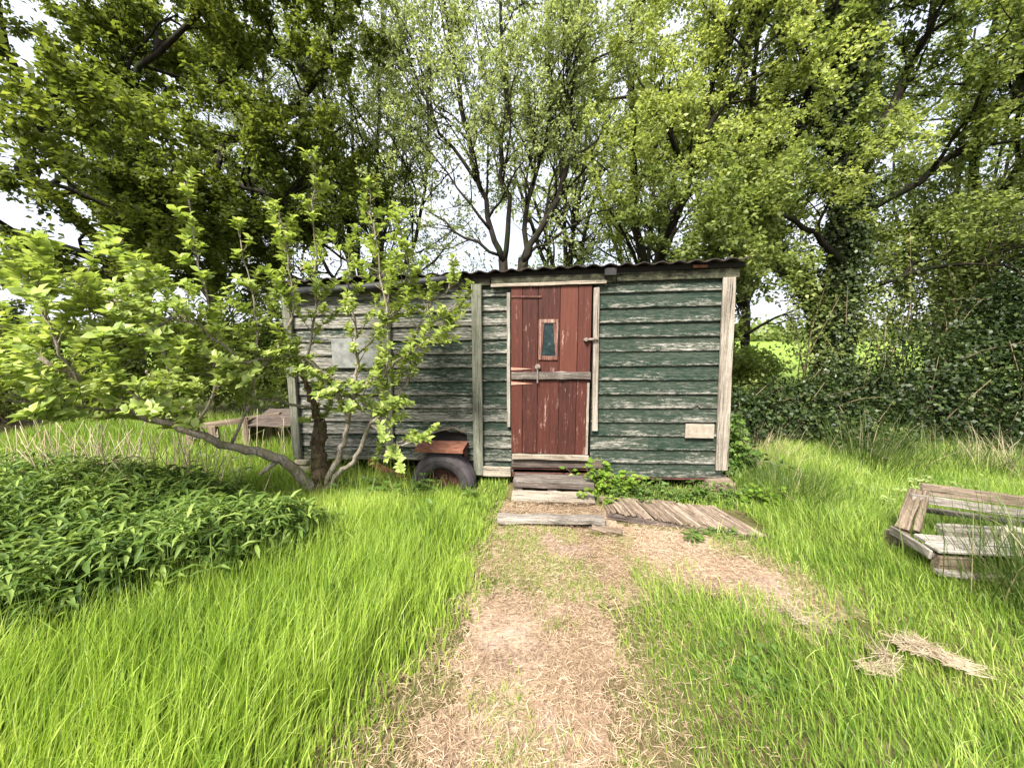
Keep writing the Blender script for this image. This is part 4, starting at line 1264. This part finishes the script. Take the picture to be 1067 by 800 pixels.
# far hedgerow, one mass
rng = np.random.default_rng(111)
fa = Acc()
n = 9000
C = np.stack([rng.uniform(-90, 120, n), rng.uniform(62, 68, n), rng.random(n) ** 1.4 * 3.2 * (.6 + .8 * vnoise(np.stack([rng.uniform(-90, 120, n), np.zeros(n)], 1), .05, 3))], 1)
add_leaves(fa, C, rng.normal(0, 1, (n, 3)), rng.normal(0, 1, (n, 3)) + [0, -.6, .8], rng.uniform(.7, 1.3, n), rng.uniform(.5, 1.0, n))
tag(fa.build('distant_hedgerow', M['mid_leaf']), 'distant hedgerow along the far side of the field', 'hedgerow', None, 'stuff')

# ------------------------------------------------------------------ apple tree in front
def apple():
    rng = np.random.default_rng(61)
    root = thing('apple_tree', 'gnarled leaning apple tree with fresh bright leaves in front of the hut', 'tree', (-1.80, 3.42, 0))
    o0 = np.array([-1.80, 3.42, 0])
    limbs = {
        'bough': ([(-1.83, 3.42, .10), (-1.96, 3.3, .37), (-2.1, 3.15, .55), (-2.27, 3.0, .66), (-2.4, 2.85, .80), (-2.56, 2.75, .92), (-2.67, 2.6, 1.04), (-2.77, 2.45, 1.24), (-2.9, 2.35, 1.42)], .050, .016),
        'stump': ([(-1.81, 3.42, -.08), (-1.80, 3.44, .12), (-1.79, 3.45, .29), (-1.82, 3.48, .51), (-1.79, 3.5, .69), (-1.8, 3.45, .88), (-1.85, 3.4, 1.15), (-1.92, 3.3, 1.46), (-1.98, 3.25, 1.78)], .105, .014),
        'b': ([(-1.78, 3.42, .10), (-1.6, 3.36, .39), (-1.5, 3.33, .58), (-1.44, 3.3, .78), (-1.37, 3.28, 1.04), (-1.31, 3.25, 1.38), (-1.32, 3.2, 1.77), (-1.33, 3.2, 2.15)], .034, .006),
        'c': ([(-1.75, 3.40, .08), (-1.56, 3.35, .31), (-1.4, 3.3, .43), (-1.32, 3.3, .61), (-1.24, 3.3, .78), (-1.04, 3.3, .94), (-.9, 3.3, 1.17), (-.83, 3.3, 1.54), (-.68, 3.3, 1.82), (-.45, 3.3, 1.98)], .030, .005),
        'd': ([(-1.44, 3.3, .78), (-1.51, 3.25, 1.09), (-1.53, 3.2, 1.2), (-1.66, 3.1, 1.35), (-1.83, 3.0, 1.38), (-1.99, 2.8, 1.35), (-2.15, 2.7, 1.4)], .024, .008),
        'd2': ([(-1.66, 3.1, 1.35), (-1.53, 3.2, 1.12), (-1.38, 3.25, 1.0), (-1.24, 3.28, .93), (-1.05, 3.25, .80)], .016, .005),
        'e': ([(-1.26, 3.3, .77), (-1.11, 3.25, .69), (-.98, 3.2, .6), (-.88, 3.15, .64)], .014, .005),
        'f': ([(-1.37, 3.28, 1.04), (-1.09, 3.25, 1.23), (-.83, 3.2, 1.42), (-.62, 3.2, 1.54), (-.52, 3.2, 1.75)], .016, .004),
        's1': ([(-1.07, 3.25, 1.1), (-1.02, 3.2, 1.69), (-1.07, 3.2, 2.08), (-1.1, 3.2, 2.41), (-1.13, 3.2, 2.73)], .012, .003),
        's2': ([(-1.85, 3.4, 1.15), (-1.65, 3.3, 1.78), (-1.58, 3.2, 2.3), (-1.5, 3.1, 2.84)], .013, .003),
        's3': ([(-2.4, 2.85, .82), (-2.18, 2.8, 1.19), (-2.16, 2.8, 1.61), (-2.22, 2.8, 2.14), (-2.21, 2.75, 2.57)], .014, .003),
        's4': ([(-2.27, 3.0, .66), (-2.07, 3.0, 1.01), (-1.92, 2.9, 1.47), (-1.92, 2.9, 1.89), (-1.97, 2.9, 2.3)], .014, .003),
        's5': ([(-2.67, 2.6, 1.02), (-2.69, 2.6, 1.35), (-2.68, 2.5, 1.61), (-2.74, 2.5, 1.85)], .012, .003),
        's6': ([(-2.77, 2.45, 1.24), (-2.71, 2.3, 1.49), (-2.76, 2.3, 1.72), (-2.76, 2.25, 1.87)], .012, .003),
        's7': ([(-2.56, 2.75, .91), (-2.43, 2.7, 1.34), (-2.39, 2.6, 1.67), (-2.43, 2.6, 1.92)], .012, .003),
        's8': ([(-1.83, 3.0, 1.38), (-1.68, 3.0, 1.76), (-1.66, 2.95, 2.11), (-1.68, 2.9, 2.4)], .012, .003),
        's9': ([(-2.9, 2.35, 1.4), (-2.9, 2.2, 1.33), (-2.99, 2.1, 1.29), (-3.2, 2.0, 1.3)], .012, .004),
        's10': ([(-1.31, 3.25, 1.38), (-.91, 3.25, 1.78), (-.85, 3.25, 2.08), (-.9, 3.2, 2.48)], .011, .003),
        's11': ([(-2.67, 2.6, 1.02), (-2.6, 2.3, 1.11), (-2.58, 2.1, 1.18), (-2.65, 2.0, 1.22)], .013, .004),
        's12': ([(-1.99, 2.8, 1.35), (-2.08, 2.6, 1.61), (-2.09, 2.4, 1.66), (-2.09, 2.2, 1.55)], .011, .003),
        's13': ([(-2.56, 2.75, .91), (-2.9, 2.7, 1.1), (-3.3, 2.7, 1.3), (-3.7, 2.75, 1.5)], .016, .004),
        's14': ([(-2.4, 2.85, .82), (-2.3, 2.6, 1.0), (-2.2, 2.35, 1.15), (-2.15, 2.15, 1.2)], .013, .004),
        's15': ([(-2.1, 2.7, 1.4), (-2.4, 2.75, 1.5), (-2.7, 2.8, 1.65), (-3.0, 2.9, 1.9)], .012, .004),
        's16': ([(-1.80, 3.45, .88), (-2.1, 3.2, 1.0), (-2.35, 3.1, 1.15), (-2.7, 3.1, 1.35)], .016, .004),
    }
    trunk, twigs, old = Acc(), Acc(), Acc()
    hosts = []
    def rough(P, k=4, j=.010):
        P = np.asarray(P, float) - o0
        Q = [P[0]]
        for a_, b_ in zip(P[:-1], P[1:]):
            for q in range(1, k + 1):
                Q.append(a_ + (b_ - a_) * q / k + (rng.normal(0, j, 3) if q < k else 0))
        return np.array(Q)
    for nm, (P, r0, r1) in limbs.items():
        Q = rough(P)
        t = np.linspace(0, 1, len(Q))
        if nm == 'stump':
            R = np.interp(t, [0, .12, .25, .5, .56, .7, 1], [.110, .080, .066, .056, .030, .020, .006]) * rng.uniform(.85, 1.2, len(Q))
            Q = rough(P, 9, .007)
            t = np.linspace(0, 1, len(Q))
            R = np.interp(t, [0, .12, .25, .5, .56, .7, 1], [.112, .082, .068, .058, .032, .020, .006]) * rng.uniform(.84, 1.2, len(Q))
            old.tube(Q, R, 16)
            V_ = old.v[-1]
            V_ += rng.normal(0, .0045, V_.shape) * np.clip(R.mean() * 18, .2, 1)
        else:
            R = (r0 + (r1 - r0) * t ** .7) * rng.uniform(.92, 1.12, len(Q))
            (trunk if r0 > .028 else twigs).tube(Q, R, 9 if r0 > .03 else 6)
        # spurs and side twigs
        L = float(np.sum(np.linalg.norm(np.diff(Q, axis=0), axis=1)))
        big = r0 > .028
        hutside = Q[-1][0] > .0
        n = int(L * (11 if big else (21 if hutside else 24)))
        for i in range(n):
            if nm in ('s1', 's2', 's3', 's4') and i > n * .45 and rng.random() < .5:
                continue
            tt = (.45 if big else .16) + (.55 if big else .84) * (i + rng.random()) / n
            p, tan = locate(Q, tt)
            perp = rng.normal(0, 1, 3)
            perp -= tan * np.dot(perp, tan)
            perp /= np.linalg.norm(perp)
            a_ = rng.uniform(.5, 1.1)
            d = tan * math.cos(a_) + perp * math.sin(a_)
            l = rng.uniform(.05, .17) if rng.random() < .55 else rng.uniform(.2, .46)
            if nm in ('s1', 's2', 's3', 's4', 's8', 's10'):
                l = min(l, .12 if tt > .6 else .30)
            q = wander(rng, p, d, l, 4, .16, .10)
            twigs.tube(q, np.linspace(.0045, .0016, 5), 4)
            hosts.append((q, tan))
    # a snapped spur under the bough
    twigs.tube(rough([(-2.03, 3.22, .46), (-2.09, 3.15, .41), (-2.14, 3.12, .37)], 2), [.02, .019, .018, .016, .014], 7)
    # whorls of leaves on spurs
    lf, bl = Acc(), Acc()
    C, D, N, L = [], [], [], []
    for q, tan in hosts:
        l = np.linalg.norm(q[-1] - q[0])
        xw = q[-1][0] + o0[0]
        k = 1 + int(l / .055)
        for j in range(k):
            p, tg = locate(q, 1 - j / max(k, 1) * .75)
            ax = unit(tg * .5 + np.array([0, 0, .8]))
            m = rng.integers(5, 9)
            ph = rng.random() * 6.28
            u = unit(np.cross(ax, [.3, .9, .1]))
            v = np.cross(ax, u)
            for s in range(m):
                an = ph + s * 2.4
                out = u * math.cos(an) + v * math.sin(an)
                el = rng.uniform(.15, .95)
                d = out * math.cos(el) + ax * math.sin(el)
                C.append(p + rng.normal(0, .006, 3))
                D.append(d)
                N.append(ax * math.cos(el) - out * math.sin(el) + rng.normal(0, .25, 3))
                L.append(rng.uniform(.035, .078) * (1.1 if q[-1][0] < -.45 else .95))
        if rng.random() < .05 and xw > -2.3:
            for s in range(rng.integers(5, 10)):
                add_leaves(bl, (q[-1] + rng.normal(0, .018, 3))[None], unit(rng.normal(0, 1, (1, 3)) + [0, 0, .6]), rng.normal(0, 1, (1, 3)), .022, .018)
    L = np.array(L)
    add_leaves(lf, np.array(C), np.array(D), np.array(N), L, L * rng.uniform(.48, .62, len(L)), .16, True, .14)
    old.build('trunk', M['apple_old'], root, True)
    trunk.build('limb', M['apple_bark'], root, True)
    twigs.build('branch', M['apple_bark'], root, True)
    lf.build('foliage', M['apple_leaf'], root, True)
    if bl.n:
        bl.build('blossom', M['blossom'], root)
apple()

# ------------------------------------------------------------------ grass and ground cover
SHRUB = [(-2.7, 1.35), (-2.28, 1.56), (-2.05, 1.62), (-1.88, 1.72), (-1.68, 1.92), (-1.46, 2.10), (-1.24, 2.24), (-1.16, 2.45), (-1.34, 2.75), (-1.66, 3.0), (-2.3, 3.15), (-3.0, 3.1), (-3.9, 2.9), (-4.6, 2.6), (-4.6, 2.0)]
SHRUBD = densify(SHRUB, .12, .04, 9)
def on_objects(P):
    """footprints kept clear of grass roots"""
    c, s = math.cos(YAW), math.sin(YAW)
    X, Y = P[:, 0] - HUT[0], P[:, 1] - HUT[1]
    lx, ly = c * X - s * Y, s * X + c * Y
    under = (lx > -4.4) & (lx < 0) & (ly > .22) & (ly < 1.9)
    steps = (lx > -2.12) & (lx < -1.26) & (ly > -.89) & (ly < .05)
    deck = (P[:, 0] > .78) & (P[:, 0] < 1.75) & (P[:, 1] > 2.85) & (P[:, 1] < 3.22)
    deck |= (P[:, 0] > 1.1) & (P[:, 0] < 2.0) & (P[:, 1] > 2.66 + .25 * (1.9 - P[:, 0])) & (P[:, 1] < 3.2)
    wheel = (lx > -3.25) & (lx < -2.4) & (ly > -.36) & (ly < .1) & (np.random.default_rng(1).random(len(P)) < .93)
    return under | steps | deck | wheel

def scatter(rng, n, x0, x1, y0, y1):
    P = np.stack([rng.uniform(x0, x1, n), rng.uniform(y0, y1, n)], 1)
    return P
def z3(P, dz=-.01):
    return np.concatenate([P, (relief(P[:, 0], P[:, 1]) + dz)[:, None]], 1)

rng = np.random.default_rng(201)
# tall lush grass on the left of the path
acc = Acc()
P = scatter(rng, 135000, -4.2, .15, .55, 4.1)
edge = inside(P + rng.normal(0, .09, P.shape) + (vnoise(P, 2.7, 7)[:, None] - .5) * .3, PATHD)
near_path = np.abs(P[:, 0] + .25) < .25
k = ~edge & ~inside(P + rng.normal(0, .08, P.shape), SHRUBD) & ~on_objects(P) & (P[:, 0] < .02)
# ragged edge and thin spots
k &= rng.random(len(P)) < np.clip((-.10 - P[:, 0] + .35 * (vnoise(P, 3.0, 2) - .5)) * 3.2 + (P[:, 1] > 2.0) * .3, .06, 1)
k &= ~((P[:, 0] > -.80) & (P[:, 1] < 1.55) & (rng.random(len(P)) < np.clip((P[:, 0] + .98) * 1.5, 0, .9)))
P = P[k]
h = .20 + .16 * vnoise(P, 1.2, 4) + .08 * vnoise(P, 4.0, 5)
EX = lambda P: np.interp(P[:, 1], [.6, 1.2, 1.41, 1.65, 1.96, 2.41, 2.89], [-.85, -.58, -.42, -.28, -.22, -.22, -.12]) - P[:, 0]
h *= np.clip(.22 + np.maximum(EX(P) + .25 * (vnoise(P, 4, 61) - .5), 0) * 2.0, .2, 1.0)
h *= rng.uniform(.55, 1.25, len(P)) * np.where(P[:, 1] > 2.6, np.clip(1 - (P[:, 1] - 2.6) * .75, .45, 1), 1)
az = 2.6 * vnoise(P, 1.1, 6) + rng.normal(0, .9, len(P))
add_blades(acc, rng, z3(P), h, rng.uniform(.0026, .0088, len(P)), .26, .38, 3, az)
P2 = P[rng.random(len(P)) < .05]
add_blades(acc, rng, z3(P2), rng.uniform(.25, .48, len(P2)) * np.clip(-P2[:, 0], .3, 1), rng.uniform(.002, .0035, len(P2)), .35, .35, 4)
tag(acc.build('tall_grass', M['lush']), 'tall lush bright grass between the path and the leafy plants', 'grass', None, 'stuff')

# shorter grass on the right
acc = Acc()
P = scatter(rng, 190000, .45, 6.5, .55, 5.4)
k = ~inside(P + rng.normal(0, .11, P.shape) + (vnoise(P, 2.7, 17)[:, None] - .5) * .35, PATHD) & ~on_objects(P) & (P[:, 0] < 1.0 + P[:, 1] * 1.35)
k &= rng.random(len(P)) < (.62 + .8 * vnoise(P, 2.2, 12))
lx_ = (P[:, 0] - HUT[0]) * math.cos(YAW) - (P[:, 1] - HUT[1]) * math.sin(YAW)
ly_ = (P[:, 0] - HUT[0]) * math.sin(YAW) + (P[:, 1] - HUT[1]) * math.cos(YAW)
HF = lambda a, b: (a > -1.25) & (a < .16) & (b > -.42) & (b < .25)
k &= ~(HF(lx_, ly_) & (rng.random(len(P)) < .8))
d = rng.random(len(P)) < np.clip((P[:, 0] - .50) * 3.0, .15, 1)
P = P[k & d]
h = (.075 + .12 * vnoise(P, 1.3, 14) + .03 * vnoise(P, 5, 15)) * rng.uniform(.5, 1.3, len(P))
h *= np.where(P[:, 1] > 2.2, 1.2, 1.0)
h *= np.where((P[:, 0] < 2.3) & (P[:, 1] > 3.1), .5, 1.0)
az = 3.5 * vnoise(P, 1.3, 16) + rng.normal(0, 1.0, len(P))
add_blades(acc, rng, z3(P), h, rng.uniform(.0025, .0062, len(P)), .42, .5, 3, az)
tag(acc.build('short_grass', M['lawn']), 'short rough grass between the path and the hedge', 'grass', None, 'stuff')

# rough grass behind and at the sides, around the hut
acc = Acc()
P = np.concatenate([scatter(rng, 34000, -7.5, -2.0, 2.7, 6.6), scatter(rng, 9000, 2.1, 6.5, 3.6, 6.0), scatter(rng, 16000, -2.6, .0, 3.0, 4.3), scatter(rng, 3500, .6, 2.2, 3.15, 3.75)])
k = ~inside(P, PATHD) & ~on_objects(P) & ~inside(P, SHRUBD)
lx_ = (P[:, 0] - HUT[0]) * math.cos(YAW) - (P[:, 1] - HUT[1]) * math.sin(YAW)
ly_ = (P[:, 0] - HUT[0]) * math.sin(YAW) + (P[:, 1] - HUT[1]) * math.cos(YAW)
k &= ~(HF(lx_, ly_) & (rng.random(len(P)) < .7))
P = P[k]
h = (.14 + .14 * vnoise(P, 1.5, 24)) * rng.uniform(.6, 1.3, len(P))
h *= np.where((P[:, 0] > -2.4) & (P[:, 0] < 2.2) & (P[:, 1] < 4.3), .42, 1.0)
add_blades(acc, rng, z3(P), h, rng.uniform(.006, .011, len(P)), .25, .35, 3)
tag(acc.build('rough_grass', M['lawn']), 'rough green grass growing round the hut and under the trees', 'grass', None, 'stuff')

# straw litter on the path, and thin green tufts coming through
acc = Acc()
P = scatter(rng, 230000, -1.3, 2.4, .3, 3.4)
dens = inside(P + rng.normal(0, .12, P.shape), PATHD) | ((P[:, 0] < 0) & (EX(P) < .34) & (P[:, 1] < 2.9) & (rng.random(len(P)) < .5)) | ((P[:, 0] > .4) & (P[:, 0] < 1.1) & (P[:, 1] < 1.9) & (rng.random(len(P)) < .22)) | ((P[:, 0] < 0) & (P[:, 0] > -1.05) & (P[:, 1] < 1.7) & (rng.random(len(P)) < .45)) | (rng.random(len(P)) < .02)
P = P[dens & ~((P[:, 1] > 2.95) & (P[:, 0] > .75))]
P = P[rng.random(len(P)) < np.clip(1.7 * vnoise(P, 2.2, 31) * .6 + 1.7 * vnoise(P, 6, 32) * .4 - .38, .05, 1)]
n = len(P)
th = rng.uniform(0, 2 * np.pi, n)
D = np.stack([np.cos(th), np.sin(th), rng.normal(.03, .16, n)], 1)
ln = rng.uniform(.018, .07, n) * np.where(rng.random(n) < .06, 1.8, 1)
C = z3(P, .012) + np.stack([np.zeros(n), np.zeros(n), rng.random(n) ** 2 * .03], 1)
add_leaves(acc, C, D, rng.normal(0, .5, (n, 3)) + [0, 0, 1], ln, rng.uniform(.0014, .0036, n), .3, False, .05)
n = 2600
q = np.stack([rng.uniform(-2.10, -1.25, n), rng.uniform(-.80, -.56, n)], 1)
C = np.array([hw(a_, b_, .058) for a_, b_ in q]) + np.stack([np.zeros(n), np.zeros(n), rng.random(n) ** 2 * .02], 1)
th = rng.uniform(0, 2 * np.pi, n)
add_leaves(acc, C, np.stack([np.cos(th), np.sin(th), rng.normal(.02, .12, n)], 1), rng.normal(0, .5, (n, 3)) + [0, 0, 1], rng.uniform(.02, .08, n), rng.uniform(.0016, .0036, n), .3, False, .05)
tag(acc.build('straw_litter', M['straw']), 'dry mown straw scattered over the trodden path', 'straw', None, 'stuff')
acc = Acc()
P = scatter(rng, 150000, -1.1, 2.3, .5, 3.1)
v = vnoise(P, 2.6, 41) * .6 + vnoise(P, 7, 42) * .4
k = (inside(P + rng.normal(0, .08, P.shape), PATHD)) & (v > .46 + .16 * rng.random(len(P))) & ~on_objects(P)
P = P[k]
add_blades(acc, rng, z3(P), rng.uniform(.02, .085, len(P)), rng.uniform(.0022, .0048, len(P)), .75, .7, 2)
tag(acc.build('sparse_grass', M['lawn']), 'sparse short tufts of grass sprouting through the path', 'grass', None, 'stuff')

# lance-leaved ground cover
acc = Acc()
P = scatter(rng, 19000, -5.6, -1.0, 1.2, 4.3)
P = P[inside(P + rng.normal(0, .07, P.shape), SHRUBD)]
hh = .36 + .28 * vnoise(P, 1.3, 51)
dedge = np.minimum(1, np.abs(P[:, 0] + 1.15) * 2.2 + .45)
hh = hh * dedge * np.clip(1.0 - (P[:, 0] + 2.0) * .6 * (P[:, 1] > 2.7), .45, 1.0) * np.clip((3.45 - P[:, 1]) * 1.8, .4, 1)
hh = hh * np.clip(np.hypot((P[:, 0] + 1.62) * .8, P[:, 1] - 2.95) * 1.5, .28, 1)
C, D, N, L = [], [], [], []
for (x, y), h in zip(P, hh):
    top = np.array([x, y, h * rng.uniform(.45, 1.05)])
    m = rng.integers(4, 7)
    ph = rng.random() * 6.28
    fz = rng.normal(0, .35)
    for s in range(m):
        an = ph + s * 6.283 / m + rng.normal(0, .25)
        el = rng.uniform(-.55, .75)
        C.append(top + rng.normal(0, .012, 3))
        D.append((math.cos(an) * math.cos(el), math.sin(an) * math.cos(el), math.sin(el)))
        N.append((-math.cos(an) * math.sin(el) + rng.normal(0, .25), -math.sin(an) * math.sin(el) + rng.normal(0, .25), math.cos(el)))
        L.append(rng.uniform(.045, .125))
L = np.array(L)
add_leaves(acc, np.array(C), np.array(D), np.array(N), L, L * rng.uniform(.15, .23, len(L)), .25, True, .25)
for (x, y), h in list(zip(P, hh))[::3]:
    acc.tube([(x, y, -.02), (x + rng.normal(0, .02), y + rng.normal(0, .02), h * .9)], [.004, .002], 3)
tag(acc.build('ground_cover', M['lance_leaf']), 'dense mound of dark lance leaved plants under the apple bough', 'plants', None, 'stuff')

# dead dry stalks standing in the plants
def stalks(label, base, n, rx, ry, hmin, hmax, seed, lean=.3):
    r = np.random.default_rng(seed)
    a = Acc()
    for i in range(n):
        p = np.array([r.normal(0, rx), r.normal(0, ry), -.02])
        h = r.uniform(hmin, hmax)
        d = unit(np.array([r.normal(0, lean), r.normal(0, lean), 1.0]))
        q = wander(r, p, d, h, 5, .05, -.01)
        a.tube(q, np.linspace(.006, .0025, 6), 4)
        if r.random() < .5:
            t, tg = locate(q, r.uniform(.4, .8))
            a.tube(wander(r, t, unit(tg + r.normal(0, .6, 3)), h * .3, 3, .08, -.03), [.0025, .002, .0016, .001], 3)
    o = a.build('dry_stalks', M['dry'])
    o.location = base
    tag(o, label, 'dead stalks', 'dead stalks in the plants')
    o.name = 'dead_plant'
stalks('thick clump of pale dead stalks at the outer end of the lance leaved plants', (-3.7, 3.1, 0), 200, .50, .30, .45, .95, 131, .32)
stalks('thin scatter of dead stalks under the apple bough', (-3.2, 3.4, 0), 34, .3, .22, .35, .75, 132, .25)
stalks('few dry stalks standing in grass in front of the timber bin', (-2.75, 4.3, 0), 12, .22, .2, .35, .7, 133, .15)

# rush tussocks
def tussock(label, base, n, r0, hmin, hmax, seed, mat='rush'):
    r = np.random.default_rng(seed)
    a = Acc()
    P = np.concatenate([r.normal(0, r0, (n, 2)), np.full((n, 1), -.02)], 1)
    az = np.arctan2(P[:, 1], P[:, 0]) + r.normal(0, .7, n)
    add_blades(a, r, P, r.uniform(hmin, hmax, n), r.uniform(.003, .0065, n), .42, .34, 4, az)
    o = a.build('rush_tussock', M[mat])
    o.location = base
    tag(o, label, 'rush tussock', 'rush tussocks in the grass')
tussock('low dark rush tussock beside the stump and bramble', (2.62, 3.42, 0), 620, .17, .2, .52, 141)
tussock('upright rush tussock in the middle of the hedge foot', (4.05, 4.2, 0), 520, .17, .35, .85, 142)
tussock('second tussock of brown and green rushes nearest the hedge end', (5.0, 4.2, 0), 520, .28, .3, .65, 143)
tussock('straggling pale dry tussock under the dark hedge end', (5.6, 3.95, 0), 380, .28, .25, .6, 144, 'dry')
tussock('tall thin rushes growing in front of the collapsed bench', (3.10, 2.02, 0), 900, .17, .3, .75, 145)
tussock('wispy dead tussock behind the cut stump', (3.0, 4.55, 0), 320, .20, .25, .6, 146, 'dry')

# weeds
def weed(name, label, base, n, rx, ry, hmin, hmax, L, W, mat, seed, cat='weed', per=5):
    r = np.random.default_rng(seed)
    root = thing(name, label, cat, base)
    s_, lf = Acc(), Acc()
    for i in range(n):
        p = np.array([r.normal(0, rx), r.normal(0, ry), -.02])
        h = r.uniform(hmin, hmax)
        q = wander(r, p, unit(np.array([r.normal(0, .35), r.normal(0, .35), 1])), h, 4, .12, -.02)
        s_.tube(q, np.linspace(.003, .0014, 5), 4)
        m = per
        for j in range(m):
            c, tg = locate(q, .3 + .7 * (j + r.random()) / m)
            k_ = 3
            an = r.random() * 6.28
            for b_ in range(k_):
                d = np.array([math.cos(an + (b_ - 1) * .8), math.sin(an + (b_ - 1) * .8), r.uniform(-.1, .5)])
                l = L * r.uniform(.6, 1.25)
                add_leaves(lf, (c + d * .02)[None], d[None], (np.array([0, 0, 1.0]) + r.normal(0, .35, 3))[None], l, l * W / L, .15, True, .15)
    s_.build('stem', M['stem'], root)
    lf.build('leaves', M[mat], root)
weed('bramble', 'bright young bramble sprouting beside the door steps', (.86, 3.48, 0), 16, .16, .06, .14, .42, .055, .045, 'bramble_leaf', 151, 'bramble', 6)
weed('fern_weed', 'ferny green weed between the hut floor and the deck panel', (1.42, 3.42, 0), 60, .34, .06, .08, .22, .05, .024, 'weed_leaf', 152, 'weed', 6)
weed('nettle', 'dark green weeds along the near edge of the deck panel', (1.50, 2.74, 0), 14, .11, .04, .04, .10, .06, .020, 'weed_leaf', 153, 'weed', 5)
weed('leafy_weed', 'small pale leafed weed in the rushes by the timber blocks', (2.28, 3.30, 0), 12, .14, .08, .08, .22, .055, .045, 'bramble_leaf', 154, 'weed', 4)
weed('flowering_weed', 'pale frothy weed patch behind the collapsed bench', (4.05, 3.45, 0), 60, .45, .16, .10, .24, .045, .03, 'pale_weed', 155, 'weed', 5)
weed('ground_elder', 'light green leafy weeds around the foot of the apple trunk', (-1.25, 3.35, 0), 70, .36, .16, .10, .28, .06, .030, 'weed_leaf', 156, 'weed', 6)
weed('hogweed', 'tall pale hogweed shoot standing above the lance leaved plants', (-2.75, 3.55, 0), 6, .12, .08, .35, .52, .06, .04, 'pale_weed', 157, 'weed', 5)

weed('dock_weed', 'broad leaved dock in the tall grass nearest the path corner', (-.95, 1.95, 0), 9, .05, .05, .10, .26, .10, .035, 'weed_leaf', 158, 'weed', 4)
weed('dock_weed', 'broad leaved dock growing through the tall grass by the wheel', (-.75, 2.85, 0), 8, .05, .05, .08, .22, .10, .035, 'weed_leaf', 159, 'weed', 4)
weed('clover_patch', 'low round leaved weed patch in the short grass short of the straw heaps', (1.15, 1.55, 0), 40, .10, .07, .03, .09, .028, .024, 'weed_leaf', 160, 'weed', 4)
# heaps of straw on the right hand grass
def straw(label, base, n, path, spread, seed):
    r = np.random.default_rng(seed)
    a = Acc()
    P = np.array(path, float)
    for i in range(n):
        t = r.random()
        p, tg = locate(P, t)
        d = unit(tg + r.normal(0, .5, 3) * [1, 1, .4])
        p = p + r.normal(0, spread, 3) * [1, 1, .5] - d * .06
        q = wander(r, p, d, r.uniform(.04, .13), 4, .26, -.03)
        q[:, 2] = np.maximum(q[:, 2], .02)
        a.tube(q, [.0012, .0014, .0013, .0011, .0007], 3)
    o = a.build('straw_heap', M['straw_heap'])
    o.location = base
    tag(o, label, 'straw', 'straw heaps on the grass')
straw('largest combed looking straw heap, nearest the collapsed bench', (1.97, 1.64, .055), 380, [(-.07, .03, .02), (-.02, .01, .03), (.05, -.05, .0), (.12, -.11, -.04)], .018, 161)
straw('small curled straw heap beside the largest heap', (1.70, 1.62, .05), 170, [(-.09, -.07, .0), (-.01, -.08, .02), (.04, -.02, .03), (.03, .05, .02)], .012, 162)
straw('little grey straw wisp at the path edge', (1.54, 1.85, .05), 60, [(-.02, .05, .02), (0, 0, .0), (.05, -.02, .0)], .012, 163)
